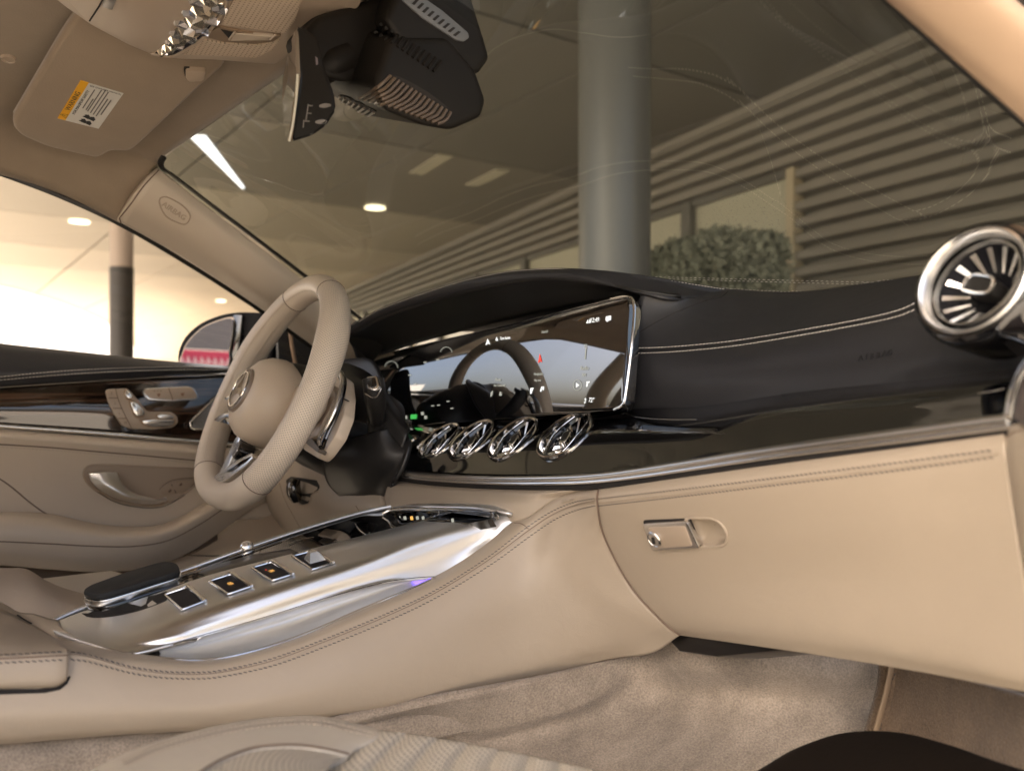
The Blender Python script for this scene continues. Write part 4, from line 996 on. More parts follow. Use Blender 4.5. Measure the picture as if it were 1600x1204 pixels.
# selector stalk
stk = tube('selector_stalk', [P(590, 668, 1.20, 'T'), P(588, 645, 1.17, 'T'), P(586, 622, 1.15, 'T'), P(584, 603, 1.14, 'T'), P(583, 592, 1.14, 'T')], lambda u: .0085 + .0065 * min(1, u * 1.6), blackpl, colu, seg=18, n=24)
sn = (Vector((-.85, -.45, .35))).normalized()
def SQ(px, py, k=0): return PP(px, py, P(583, 601, 1.123 - k, 'T'), sn)
plate('stalk_frame', rpoly([SQ(573, 589), SQ(589, 587), SQ(593, 604), SQ(586, 611), SQ(574, 607)], .003), chrome, stk, h=.001, d=.005, bevel=.0008, n=sn)
plate('stalk_button', rpoly([SQ(575.5, 591, .001), SQ(586.5, 589.5, .001), SQ(589, 602, .001), SQ(584, 607.5, .001), SQ(576, 604, .001)], .003), piano, stk, h=.0018, d=.002, bevel=.0006, n=sn)
tube('stalk_glint', [P(571, 615, 1.122, 'T'), P(586, 621, 1.118, 'T'), P(597, 606, 1.122, 'T')], .0006, satin, stk, seg=5, n=16)
tube('stalk_boot', [P(590, 672, 1.20, 'T'), P(589, 655, 1.19, 'T')], .0145, blackpl, stk, seg=18, n=4)
# ================================================================== CENTRE CONSOLE
cn = thing('centre_console', 'beige leather centre console with sweeping brushed metal top, four switches and black palm rest', 'centre console', (.4, .82, -.3))
side = loft('leather_side', [
    row('Y', (-90, 1014, .80), (0, 1014, .80), (104, 1010, .80), (205, 1020, .790), (330, 1027, .790), (450, 997, .790), (560, 951, .790), (685, 897, .788), (752, 852, .785), (800, 816, .77), (830, 800, .755), (868, 778, .725), (934, 760, .578, 'X')),
    row('Y', (-90, 1022, .772), (0, 1022, .772), (106, 1018, .772), (205, 1031, .772), (330, 1038, .772), (450, 1009, .772), (560, 964, .772), (685, 910, .770), (760, 864, .765), (815, 824, .75), (848, 800, .735), (885, 780, .705), (934, 770, .5685, 'X')),
    row('Y', (-90, 1034, .763), (0, 1034, .763), (108, 1028, .763), (200, 1051, .763), (330, 1056, .763), (450, 1027, .763), (560, 984, .763), (690, 928, .760), (775, 878, .752), (832, 838, .74), (865, 812, .72), (900, 792, .69), (934, 786, .5655, 'X')),
    row('Y', (-90, 1080, .755), (0, 1080, .755), (108, 1078, .755), (200, 1080, .755), (330, 1082, .755), (450, 1058, .753), (570, 1020, .75), (700, 975, .745), (800, 930, .735), (860, 890, .715), (900, 860, .69), (944, 838, .583, 'X')),
    row('Y', (-90, 1120, .75), (0, 1120, .75), (108, 1115, .75), (200, 1112, .75), (330, 1108, .75), (460, 1088, .747), (590, 1058, .743), (720, 1020, .738), (820, 985, .728), (900, 950, .697), (945, 925, .668), (985, 915, .606, 'X')),
    row('Y', (-90, 1150, .755), (0, 1150, .755), (108, 1142, .755), (200, 1138, .755), (330, 1130, .755), (470, 1116, .75), (610, 1094, .745), (740, 1060, .738), (850, 1030, .722), (930, 1005, .688), (985, 985, .650), (1036, 972, .620, 'X')),
    row('Y', (-90, 1170, .765), (0, 1163, .765), (108, 1154, .765), (200, 1147, .765), (330, 1140, .765), (480, 1127, .76), (620, 1107, .755), (755, 1080, .745), (870, 1052, .725), (950, 1030, .690), (1018, 1020, .636), (1062, 992, .632, 'X'))],
    leather, cn, nu=130, nv=70, thick=.006)
sb_ = bvh(side)
E1 = [(109, 1018), (140, 1023), (200, 1040), (250, 1048), (300, 1050), (345, 1047), (420, 1030), (500, 1001), (600, 960), (680, 922), (760, 872), (820, 826), (860, 800), (895, 785), (930, 778)]
E2 = [(109, 1030), (140, 1034), (200, 1050), (250, 1058), (300, 1060), (345, 1057), (425, 1040), (505, 1011), (605, 970), (686, 931), (768, 881), (830, 836), (868, 811), (900, 797), (932, 789)]
EM = [((a + c_) / 2, (b + d) / 2) for (a, b), (c_, d) in zip(E1, E2)]
stitches('console_stitching', sb_, E1, thread_d, cn, pitch=.0046, ln=.0037, r=.00045, slant=-.35)
stitches('console_stitching', sb_, E2, thread_d, cn, pitch=.0046, ln=.0037, r=.00045, slant=-.35)
seam('console_piping', sb_, EM, .0012, leather, cn, n=120, lift=.0001)
seam('console_fold', sb_, [(a - .6, b - 1.8) for a, b in EM], .00045, seamm, cn, n=120, lift=.0003)
tube('side_seam', [q * .9975 for q in row('X', (938, 756, .583), (934, 770, .5685), (933.5, 787, .5655), (944, 838, .583), (985, 915, .606), (1036, 972, .620), (1062, 992, .632))], .0010, seamm, cn, seg=6, n=60)
seam('nose_seam', sb_, [(803, 817), (812, 817), (820, 821), (826, 826)], .0005, seamm, cn, n=10)
# lid of the storage box
lid = loft('storage_lid', [
    row('Y', (-90, 915, 1.02), (0, 950, 1.0), (30, 963, .97), (62, 981, .93), (85, 996, .88), (104, 1010, .79)),
    row('Y', (-90, 1000, .80), (0, 1000, .80), (40, 1002, .80), (70, 1004, .80), (90, 1007, .79), (105, 1012, .778)),
    row('Y', (-90, 1020, .765), (0, 1019, .765), (40, 1017, .765), (70, 1016, .765), (90, 1015, .765), (106, 1014, .764)),
    row('Y', (-90, 1032, .754), (0, 1031, .754), (40, 1029, .754), (70, 1028, .754), (90, 1027, .754), (107, 1026, .756)),
    row('Y', (-90, 1070, .750), (0, 1069, .750), (40, 1068, .750), (70, 1067, .750), (90, 1066, .750), (105, 1058, .752)),
    row('Y', (-90, 1080, .762), (0, 1079, .762), (40, 1078, .762), (70, 1077, .762), (88, 1074, .762), (100, 1066, .762))], leather, cn, nu=40, nv=40, thick=.004)
lbb = bvh(lid)
stitches('lid_stitching', lbb, [(-60, 1024), (0, 1023), (105, 1017.5)], thread_d, lid, pitch=.0046, ln=.0037, r=.00045, slant=-.35)
stitches('lid_stitching', lbb, [(-60, 1036), (0, 1035), (106, 1030)], thread_d, lid, pitch=.0046, ln=.0037, r=.00045, slant=-.35)
seam('lid_fold', lbb, [(-60, 1029.5), (0, 1028.5), (106, 1023)], .0007, seamm, lid, n=30)
plate_on('lid_gap', sb_, [(-80, 1077), (60, 1076), (92, 1070), (101, 1062), (103, 1018), (109, 1014), (110, 1058), (105, 1068), (94, 1077), (70, 1082), (-80, 1087)], darkgap, cn, h=.0006, d=.001)
# beige rear surround left of the metal
loft('rear_surround', [row('Y', (-90, 905, 1.06), (0, 940, 1.05), (28, 955, 1.02), (52, 958, .99), (78, 966, .965), (92, 968, .955)), row('Y', (-90, 925, 1.03), (0, 955, .99), (30, 967, .955), (62, 984, .925), (84, 990, .90), (110, 990, .87)), row('Y', (-90, 990, .90), (0, 995, .88), (40, 1000, .86), (85, 1012, .83), (150, 1018, .80), (215, 1026, .78))], leather, cn, nu=30, nv=14, thick=.004)
seam('surround_gap', lbb, [(27, 962), (36, 968), (48, 975)], .0011, darkgap, cn, n=10, lift=.001)

# metal: broad near flank
fl = loft('metal_flank', [
    row('Y', (72, 976, .955), (150, 948, .945), (200, 940, .92), (240, 928, .905), (330, 897, .892), (450, 866, .885), (560, 838, .885), (640, 818, .885), (720, 800, .872), (775, 789, .85), (800, 790, .825)),
    row('Y', (78, 981, .93), (158, 962, .91), (210, 955, .888), (248, 943, .873), (335, 912, .866), (453, 877, .860), (562, 847, .860), (642, 825, .860), (722, 804, .853), (780, 792, .835), (802, 795, .80)),
    row('Y', (84, 985, .905), (164, 978, .878), (220, 966, .858), (256, 956, .846), (342, 927, .840), (456, 889, .835), (565, 858, .835), (645, 833, .834), (726, 809, .828), (784, 795, .808), (803, 800, .785)),
    row('Y', (95, 990, .875), (175, 994, .840), (230, 984, .820), (268, 972, .812), (350, 944, .807), (460, 908, .805), (568, 875, .804), (650, 844, .803), (735, 817, .800), (786, 800, .788), (804, 805, .777)),
    row('Y', (125, 1000, .845), (188, 1005, .818), (245, 998, .802), (290, 984, .799), (375, 956, .797), (480, 920, .796), (585, 887, .796), (668, 858, .795), (742, 828, .790), (786, 807, .781), (804, 810, .773)),
    row('Y', (165, 1012, .815), (208, 1013, .802), (260, 1007, .797), (312, 991, .796), (395, 964, .7955), (500, 930, .795), (596, 903, .794), (678, 880, .792), (745, 848, .787), (785, 818, .777), (803, 814, .771)),
    row('Y', (200, 1022, .795), (230, 1016, .793), (280, 1002, .795), (330, 990, .795), (410, 965, .795), (510, 934, .793), (600, 910, .79), (685, 901, .788), (745, 862, .782), (785, 832, .775), (803, 818, .771))],
    brush, cn, nu=120, nv=60, thick=.003)
fb = bvh(fl)
seam('flank_edge', fb, [(203, 1021), (280, 1001.5), (410, 964.5), (510, 933.5), (600, 909.5), (650, 902), (685, 900)], .0004, darkgap, cn, n=60)
# scooped tray below it
tr = loft('metal_scoop', [
    row('Y', (200, 1022, .796), (280, 1003, .800), (410, 966, .802), (510, 935, .800), (600, 911, .797), (650, 903, .795), (687, 901, .790)),
    row('Y', (205, 1023, .80), (285, 1012, .81), (415, 978, .815), (515, 945, .813), (602, 917, .807), (651, 905, .80), (686, 901.5, .790)),
    row('Y', (210, 1024.5, .798), (290, 1022, .80), (420, 994, .803), (520, 958, .803), (605, 926, .80), (653, 910, .797), (685, 902, .789)),
    row('Y', (215, 1026.5, .787), (290, 1031, .787), (330, 1031, .787), (450, 1002, .787), (560, 957, .787), (640, 922, .787), (685, 902, .786))], brush, cn, nu=80, nv=24, thick=.002)
tube('scoop_lip', row('Y', (212, 1026, .785), (250, 1030, .785), (300, 1032, .785), (345, 1029, .785), (450, 1001.5, .785), (560, 956.5, .785), (640, 921, .785), (682, 902.5, .785)), .0016, chrome, cn, seg=8, n=60)
trb = bvh(tr)
plate_on('ambient_light', trb, [(644, 906), (652, 902), (672, 900), (682, 901), (664, 910), (650, 913)], blueglow, cn, h=.0012)
for k in range(4): seam('light_rib', trb, [(652 + k * 5, 909 - k * 1.6), (655 + k * 5, 903 - k * .5)], .0008, M('violet_rib', (.3, .2, .8), .3, emit=(.45, .35, 1), es=.8), cn, n=4, lift=.0014)
plate_on('scoop_shadow_insert', trb, [(204, 1021.5), (228, 1013.5), (244, 1014), (250, 1021), (244, 1026), (216, 1025)], piano, cn, h=.0008, smooth=20)
# far metal rail
tube('far_rail', row('Y', (68, 978, .965), (100, 962, .97), (150, 942, .972), (230, 912, .972), (320, 880, .972), (395, 853, .972), (480, 825, .972), (560, 802, .972), (610, 791, .965)), .0030, brush, cn, seg=12, n=60, flat=1)
# front lip of the metal frame
loft('front_lip', [row('X', (600, 794, .492), (650, 787, .512), (700, 786, .524), (750, 787, .534), (785, 792, .545), (802, 798, .550)), row('X', (604, 797, .484), (652, 791, .503), (702, 791, .515), (750, 793, .524), (780, 797, .533), (800, 802, .542))], brush, cn, nu=30, nv=6, thick=.004)
tube('front_chrome', row('X', (598, 803, .470), (612, 797, .478), (650, 795, .492), (700, 796, .503), (750, 801, .512), (775, 805, .515), (777, 809, .512)), .0022, satin, cn, seg=8, n=30)
# glossy black trough
trg = loft('black_trough', [
    row('Y', (110, 962, .965), (150, 946, .966), (230, 916, .966), (320, 884, .966), (395, 857, .966), (480, 829, .966), (560, 805, .966), (604, 796, .962), (700, 794, .505, 'X'), (770, 802, .515, 'X')),
    row('Y', (130, 966, .945), (170, 950, .94), (245, 925, .935), (330, 894, .93), (405, 868, .93), (490, 841, .93), (570, 817, .93), (640, 806, .925), (715, 800, .50, 'X'), (772, 804, .511, 'X')),
    row('Y', (150, 962, .935), (205, 950, .915), (255, 936, .905), (338, 905, .895), (455, 874, .885), (560, 843, .885), (640, 823, .885), (690, 812, .880), (735, 803, .865), (776, 795, .85))],
    piano, cn, nu=70, nv=14, thick=.003)
tg = bvh(trg)
# four switches set in chrome frames
def switch(q, sym=None, crown=False, label=None):
    pts = [hit(fb, a, b) for a, b in q]
    n = sum((x[1] for x in pts), Vector()).normalized(); c = [x[0] + n * .0006 for x in pts]
    ctr = sum(c, Vector()) / 4
    face_ = plate('switch', rpoly([p.lerp(ctr, .06) for p in c], .003), M('switch_well', (.005, .005, .010), .45, spec=.2), cn, h=.0009, d=.002, n=n, label=label)
    rp = rpoly(c, .0035, 4)
    tube('switch_frame', [p + n * .0012 for p in rp], .0013, chrome, face_, closed=True, seg=8, n=60, normal=n)
    # thicker front bar
    tube('switch_bar', [c[1].lerp(c[0], .25) + n * .0015, c[1] + n * .0022, c[2].lerp(c[1], .5) + n * .0024, c[2] + n * .0012], .0021, chrome, face_, seg=8, n=24, normal=n, flat=.7)
    if sym:
        mid_ = ctr + n * .0015; xd = (c[1] - c[0]).normalized()
        text3d('switch_symbol', sym, mid_, (0, -1, 0), n.cross(Vector((0, -1, 0))), .0062, amber, face_)
    return face_, c, n, ctr
switch([(258, 931), (294, 919), (321, 941), (285, 955)], None, label='rearmost switch, plain black')
f2 = switch([(327, 910), (362, 899), (393.5, 918), (357, 930.5)], 'OFF', label='second switch with amber symbol')
f3 = switch([(393.5, 889), (425, 880), (458, 899), (425, 909.5)], '(A)', label='third switch with amber and red symbol')
plate('red_mark', [f3[3] + f3[2] * .0014 + Vector((-.004, .008, 0)) + Vector(v) * .0015 for v in ((0, 0, 0), (1, 0, 0), (.5, 1, 0))], redsym, f3[0], h=.0003, n=f3[2])
f4 = switch([(456.5, 871), (488, 863), (521, 881.5), (488, 892)], None, label='foremost switch with raised silver toggle')
c4, n4 = f4[3], f4[2]; x4 = (f4[1][1] - f4[1][0]).normalized(); y4 = n4.cross(x4)
o = c4 + n4 * .001
vs = [o + x4 * a + y4 * b for a, b in ((-.006, -.010), (.012, -.010), (.012, .009), (-.006, .009))] + [o + x4 * a + y4 * b + n4 * .009 for a, b in ((-.002, -.003), (.006, -.003), (.006, .005), (-.002, .005))]
me = mesh('toggle', vs, [(0, 1, 5, 4), (1, 2, 6, 5), (2, 3, 7, 6), (3, 0, 4, 7), (4, 5, 6, 7)]); fix(me); link('toggle', me, satin, f4[0], sharp=10)
# palm rest in layers
PRO = [(131, 926), (140, 918), (158, 911), (200, 896), (240, 884), (262, 880), (276, 883), (280, 889), (276, 896), (235, 909), (190, 923), (160, 931), (143, 931)]
zc_ = [P(a, b, -.196 + .0005 * 0, 'Z') for a, b in PRO]
# gently rising plane for the rest
pr0 = P(205, 905, .88, 'T'); prn = Vector((-.16, -.02, 1)).normalized()
def PR(px, py, k): return PP(px, py, pr0 + prn * k, prn)
base_o = spline([PR(a, b, 0) for a, b in PRO], 60, True)
cpr = sum(base_o, Vector()) / 60
prt = plate('palm_rest', [p + prn * 0 for p in base_o], M('palm_rest_black', (.012, .012, .012), .75, bump=('leather', 900, .2, .0005)), cn, h=.003, d=.004, bevel=.0025, n=prn)
plate('palm_rest_band', [p.lerp(cpr, -.03) - prn * .004 for p in base_o], satin, prt, h=0, d=.0065, bevel=.001, n=prn)
plate('palm_rest_base', [p.lerp(cpr, .02) - prn * .0105 for p in base_o], piano, prt, h=0, d=.016, bevel=.002, n=prn)
plate('palm_rest_foot', [p.lerp(cpr, .12) - prn * .0265 + Vector((.008, -.008, 0)) for p in base_o], blackpl, prt, h=0, d=.012, bevel=.001, n=prn)
plate_on('foot_well', fb, [(128, 958), (150, 948), (240, 930), (262, 924), (262, 936), (235, 948), (200, 958), (165, 964), (140, 964)], darkgap, cn, h=.0006, smooth=30)
# touchpad cover and chrome edges in front of it
tcov = plate('touch_cover', rpoly([PP(a, b, P(400, 872, .93, 'T'), Vector((-.25, 0, .97))) for a, b in ((308, 897), (330, 885), (395, 868), (455, 858), (470, 866), (420, 878), (380, 886), (350, 896), (334, 903))], .004), M('brown_black_satin', (.035, .030, .026), .28), cn, h=.002, d=.01, bevel=.0015, face=Vector((.3, .8, 1)))
for a in (((279, 895), (300, 888), (311, 884)), ((273, 905), (292, 899), (309, 893)), ((260, 922), (275, 917), (290, 913)), ((264, 928), (280, 922))):
    seam('chrome_line', tg, list(a), .0014, chrome, cn, n=10, lift=.003)
seam('cover_chrome', tg, [(358, 873), (380, 865), (400, 858), (440, 844)], .0013, chrome, cn, n=16, lift=.002)
seam('cup_cover_line', tg, [(555, 818), (560, 826), (566, 832), (578, 840)], .0008, satin, cn, n=16, lift=.001)
seam('cup_cover_line', tg, [(452, 851), (470, 843), (490, 840)], .0006, satin, cn, n=12, lift=.001)
dm, dn = P(386, 857, .972, 'Y'), Vector((-.2, -.2, .95)).normalized()
lathe('volume_roller', [(0, .009), (.004, .0085), (.007, .006), (.0085, .002), (.009, -.004)], dm, dn, knobm, cn, 24)
# climate strip at the front
stp = [PP(a, b, P(680, 815, .99, 'T'), Vector((-.55, 0, .83))) for a, b in ((618, 806), (640, 800), (700, 800), (757, 807), (770, 812), (720, 822), (640, 824), (612, 822))]
strip = plate('climate_strip', stp, piano, cn, h=.002, d=.01, bevel=.001, face=Vector((.3, .8, 1)))
def CS(px, py, k=.0028): return PP(px, py, P(680, 815, .99, 'T') + Vector((-.55, 0, .83)) * k, Vector((-.55, 0, .83)))
for i, (a, b, mm) in enumerate(((624, 809, dimsym), (632.5, 809, dimsym), (643, 809, amber), (652, 809, dimsym), (661, 809, dimsym), (707, 812.5, dimsym))):
    plate('strip_symbol', [CS(a - 2, b - 2), CS(a + 1.5, b - 3), CS(a + 2, b + 2), CS(a - 1.5, b + 2.5)], mm, strip, h=.0004, n=Vector((-.55, 0, .83)))
tube('strip_chrome', [CS(613, 818), CS(650, 816.5), CS(690, 819), CS(716, 823)], .0012, chrome, strip, seg=8, n=20)
for a, b in ((614, 824), (622, 825), (630, 826), (638, 827)):
    pass
for a in (606, 616, 626, 636): tube('strip_toggle', [CS(a, 829 - (a - 606) * .05, .004), CS(a + 9, 829 - (a - 606) * .05, .004)], .0035, satin, strip, seg=8, n=4, flat=.8)
tube('strip_lever', [CS(646, 829, .004), CS(660, 829, .005), (CS(676, 829, .003))], lambda u: .0034 * (1 - .8 * u), satin, strip, seg=8, n=8)
for a in ((666, 819, 665, 826), (694, 822, 693, 828)): tube('strip_post', [CS(a[0], a[1], .003), CS(a[2], a[3], .004)], .0013, chrome, strip, seg=6, n=4)
tube('strip_lower', [CS(606, 834, .001), CS(640, 834, .001), CS(665, 833, .001)], .003, blackpl, strip, seg=8, n=6)
# ================================================================== DRIVER DOOR
dr = thing('driver_door', 'beige driver door panel with black stitched top, dark wood band, seat switches and metal pull', 'car door', (.3, 1.6, -.2))
bp_ = loft('black_top', [
    row('Y', (-120, 520, 1.70), (0, 536, 1.70), (150, 552, 1.70), (275, 565, 1.69), (370, 573, 1.68), (480, 588, 1.66)),
    row('Y', (-120, 532, 1.645), (0, 546, 1.645), (150, 558, 1.645), (275, 569, 1.645), (370, 575, 1.645), (480, 588, 1.64)),
    row('Y', (-120, 570, 1.605), (0, 577, 1.605), (150, 575, 1.605), (275, 574, 1.61), (370, 577, 1.615), (480, 589, 1.62)),
    row('Y', (-120, 612, 1.61), (0, 603, 1.61), (150, 594, 1.61), (275, 586, 1.615), (370, 583, 1.62), (480, 592, 1.625))], darklea, dr, nu=50, nv=24, thick=.006)
bb = bvh(bp_)
stitches('top_stitching', bb, [(-60, 593), (0, 588.5), (60, 582.5), (120, 578), (200, 574.5), (280, 573), (365, 574)], thread_l, dr, pitch=.0052, ln=.0042, r=.0006)
stitches('top_stitching', bb, [(-60, 599), (0, 593.5), (60, 588), (120, 583.5), (200, 579.5), (280, 577.5), (365, 577.5)], thread_l, dr, pitch=.0052, ln=.0042, r=.0006)
wd = loft('wood_band', [
    row('Y', (-120, 616, 1.612), (0, 606, 1.612), (150, 597, 1.612), (275, 590, 1.617), (370, 586, 1.62), (500, 592, 1.62)),
    row('Y', (-120, 635, 1.60), (0, 633, 1.60), (150, 634, 1.60), (275, 638, 1.603), (370, 640, 1.607), (500, 648, 1.61)),
    row('Y', (-120, 652, 1.60), (0, 662, 1.60), (150, 673, 1.60), (275, 684, 1.60), (370, 693, 1.60), (500, 704, 1.60))], woodm, dr, nu=50, nv=20, thick=.004)
wb = bvh(wd)
tube('band_top_line', row('Y', (-120, 615, 1.606), (0, 605, 1.606), (150, 595.5, 1.606), (275, 588, 1.61), (370, 584.5, 1.615)), .0008, satin, dr, seg=6, n=30)
tube('metal_strip', row('Y', (-120, 653, 1.594), (0, 665, 1.594), (150, 676, 1.594), (275, 687, 1.594), (370, 695, 1.594), (500, 706, 1.594)), .0040, satin, dr, seg=12, n=40)
pn = loft('beige_panel', [
    row('Y', (-120, 657, 1.60), (0, 669, 1.60), (150, 681, 1.60), (275, 691, 1.60), (370, 700, 1.60), (500, 711, 1.60)),
    row('Y', (-120, 668, 1.574), (0, 679, 1.574), (150, 691, 1.574), (275, 702, 1.574), (370, 710, 1.574), (500, 722, 1.574)),
    row('Y', (-120, 690, 1.580), (0, 697, 1.580), (150, 708, 1.580), (275, 718, 1.58), (370, 726, 1.58), (500, 738, 1.58)),
    row('Y', (-120, 750, 1.595), (0, 750, 1.595), (150, 756, 1.595), (275, 764, 1.595), (370, 768, 1.595), (500, 778, 1.595)),
    row('Y', (-120, 806, 1.60), (0, 806, 1.60), (150, 826, 1.60), (275, 826, 1.60), (370, 812, 1.60), (500, 810, 1.60))], door_lea, dr, nu=60, nv=36, thick=.006)
pnb = bvh(pn)
seam('panel_fold', pnb, [(-60, 690), (0, 694), (80, 699), (160, 706), (240, 713), (325, 721)], .0013, seamm, dr, n=50, flat=.4)
stitches('panel_stitching', pnb, [(-60, 693), (0, 698), (80, 703), (160, 710), (240, 717), (325, 725)], thread_b, dr, pitch=.006, ln=.0045, r=.0005)
seam('panel_seam', pnb, [(-20, 738), (0, 748), (20, 762), (40, 779), (58, 793), (70, 801), (85, 808)], .0012, seamm, dr, n=30)
arm = loft('armrest', [
    row('Y', (-120, 797, 1.60), (0, 799, 1.60), (75, 802, 1.60), (150, 818, 1.59), (215, 823, 1.585), (262, 815, 1.585), (320, 785, 1.595), (370, 752, 1.60), (420, 735, 1.605)),
    row('Y', (-120, 808, 1.535), (0, 809, 1.535), (75, 813, 1.535), (150, 828, 1.53), (215, 832, 1.53), (268, 823, 1.535), (328, 792, 1.555), (378, 760, 1.575), (425, 742, 1.59)),
    row('Y', (-120, 828, 1.515), (0, 830, 1.515), (75, 834, 1.515), (150, 842, 1.515), (215, 843, 1.515), (275, 832, 1.525), (336, 800, 1.55), (385, 768, 1.57), (430, 750, 1.588)),
    row('Y', (-120, 860, 1.52), (0, 862, 1.52), (75, 868, 1.52), (150, 872, 1.52), (225, 868, 1.525), (285, 850, 1.54), (342, 815, 1.56), (390, 782, 1.58), (435, 762, 1.59)),
    row('Y', (-120, 880, 1.545), (0, 883, 1.545), (75, 889, 1.545), (150, 893, 1.545), (225, 888, 1.55), (290, 866, 1.56), (348, 828, 1.575), (395, 794, 1.59), (440, 775, 1.60))], door_lea, dr, nu=80, nv=36, thick=.008)
ab = bvh(arm)
seam('armrest_seam', ab, [(-60, 844), (0, 845.5), (75, 849), (150, 853), (210, 853), (262, 844), (310, 820), (345, 797), (380, 774)], .0011, seamm, dr, n=60)
# lower door pocket
loft('door_pocket', [row('Y', (-120, 878, 1.60), (0, 880, 1.60), (150, 888, 1.60), (280, 872, 1.60), (340, 835, 1.60)), row('Y', (-120, 980, 1.62), (0, 980, 1.62), (150, 980, 1.62), (280, 980, 1.62), (340, 980, 1.62))], M('brown_grey_trim', (.15, .11, .08), .6), dr, nu=20, nv=8, thick=.004)
# pull handle in its recess
RC = [(131, 742), (134, 731), (148, 726), (200, 727), (260, 730), (335, 734), (335, 742), (312, 753), (286, 772), (262, 786), (240, 791), (208, 789), (180, 782), (152, 767), (138, 755)]
rec = plate_on('handle_recess', pnb, RC, M('recess_shade_beige', (.40, .32, .245), .5), dr, h=.0006, d=.003)  # flat plate in darker beige, the recess shade is in its colour
seam('recess_rim', pnb, RC, .0022, satin if False else beige_pl, rec, n=90, closed=True, lift=.0012)
seam('recess_rim_light', pnb, [(152, 768), (180, 783.5), (208, 790.5), (240, 792.5), (263, 787), (288, 772)], .0012, chrome, rec, n=30, lift=.0025)
HN = [[(138, 739), (143, 752), (156, 765), (180, 778), (215, 786), (245, 787), (261, 781)], [(160, 737), (164, 750), (176, 762), (196, 774), (222, 781), (247, 783), (262, 780)], [(183, 737), (186, 746), (194, 758), (208, 769), (230, 776), (250, 779.5), (262, 779)]]
yy = [[1.572, 1.566, 1.560, 1.558, 1.560, 1.566, 1.578], [1.560, 1.552, 1.545, 1.543, 1.546, 1.556, 1.576], [1.568, 1.562, 1.556, 1.554, 1.556, 1.562, 1.578]]
loft('pull_handle', [[P(a, b, y, 'Y') for (a, b), y in zip(h_, y_)] for h_, y_ in zip(HN, yy)], brush, rec, nu=40, nv=16, thick=.006)
ub = plate_on('lock_button', pnb, [(251, 762), (268, 751), (301, 747), (304, 752), (285, 768), (258, 774), (251, 770)], M('button_beige_shade', (.36, .28, .21), .5), dr, h=.002, r=3, bevel=.0006)
seam('button_split', pnb, [(267, 755), (275, 770)], .0006, darkgap, ub, n=6, lift=.0022)
seam('button_outline', pnb, [(250, 763), (268, 750), (302, 746), (305, 752), (285, 769), (257, 775), (250, 770)], .0007, seamm, ub, n=50, closed=True, lift=.0012)
for a, b, s_ in ((265, 766, 1), (282, 756, 1)): plate_on('lock_symbol', pnb, [(a - 3, b + 1), (a + 1, b - 3), (a + 3, b - 1), (a, b + 3)], seamm, ub, h=.0026)
# seat adjustment block
SO = [(164, 611), (168, 608), (197, 607), (203, 611), (229, 643), (267, 644), (276, 651), (277, 660), (269, 668), (240, 671), (204, 670), (190, 665), (176, 645), (169, 629)]
sbk = plate_on('seat_switch_panel', wb, SO, beige_pl, dr, h=.0065, d=.001, r=3, bevel=.0015)
def onw(name, pts, m, par, h, r=2, bevel=.0008): return plate_on(name, wb, pts, m, par, h=h, d=-.004, r=r, bevel=bevel)
seam('panel_line', wb, [(179.5, 608.5), (182, 620), (188, 636), (196, 652), (205, 669)], .0007, seamm, sbk, n=20, lift=.0068)
for q in (((168.5, 623), (183, 623)), ((175, 638), (190, 638)), ((183, 653), (197, 653))): seam('memory_split', wb, list(q), .0007, seamm, sbk, n=5, lift=.0068)
for (a, b), s_ in zip(((173, 616), (178.5, 631), (185, 646), (195, 660)), ('3', '2', '1', 'M')):
    p, n = hit(wb, a, b); text3d('memory_symbol', s_, p + n * .0072, (1, 0, 0), (0, 0, 1), .006, seamm, sbk)
for pts, h in (([(194, 611), (199, 612), (206, 621), (203, 625), (197, 624), (192.5, 617)], .012), ([(201, 629), (207, 628), (215, 633), (224, 645), (222, 650), (212, 651), (207.5, 646)], .013), ([(219, 656.5), (234, 655), (270, 656), (269, 663), (254, 666.5), (233, 666), (222.5, 662)], .013), ([(242.5, 650), (247, 647), (262, 647.5), (270, 652), (267.5, 654.6), (248, 655)], .012)):
    onw('switch_surround', [(sum(q[0] for q in pts) / len(pts) + (a - sum(q[0] for q in pts) / len(pts)) * 1.12, sum(q[1] for q in pts) / len(pts) + (b - sum(q[1] for q in pts) / len(pts)) * 1.25) for a, b in pts], M('switch_surround_brown', (.30, .2, .12), .5), sbk, .0072, 2, 0)
    onw('seat_switch', pts, knobm, sbk, h, 2, .0022)
hp_ = plate_on('seat_heating_panel', wb, [(222, 611), (227, 607), (262, 605), (295, 603.5), (303, 607), (309.5, 620), (306, 625), (268, 627.5), (233, 625.5), (226, 620)], satin, dr, h=.004, d=.001, r=3, bevel=.001)
plate_on('heating_buttons', wb, [(224.5, 612), (229, 609), (262, 607), (294, 605.5), (301, 609), (307, 619), (304, 623), (268, 625.3), (234, 623.3), (228, 618)], beige_pl, hp_, h=.0055, d=-.003, r=3, bevel=.0008)
seam('button_split', wb, [(262, 607), (269, 626)], .0008, seamm, hp_, n=6, lift=.0058)
for a, b in ((247, 618), (284, 617)):
    plate_on('heating_symbol', wb, [(a - 3, b - 2), (a + 3, b - 2.5), (a + 1, b + 3), (a - 2, b + 2)], M('symbol_brown', (.22, .12, .07), .6), hp_, h=.0059)
for a in (240, 245, 250): plate_on('heating_led', wb, [(a - 1, 611.2), (a + 1, 611), (a + 1, 612.3), (a - 1, 612.5)], seamm, hp_, h=.0059)
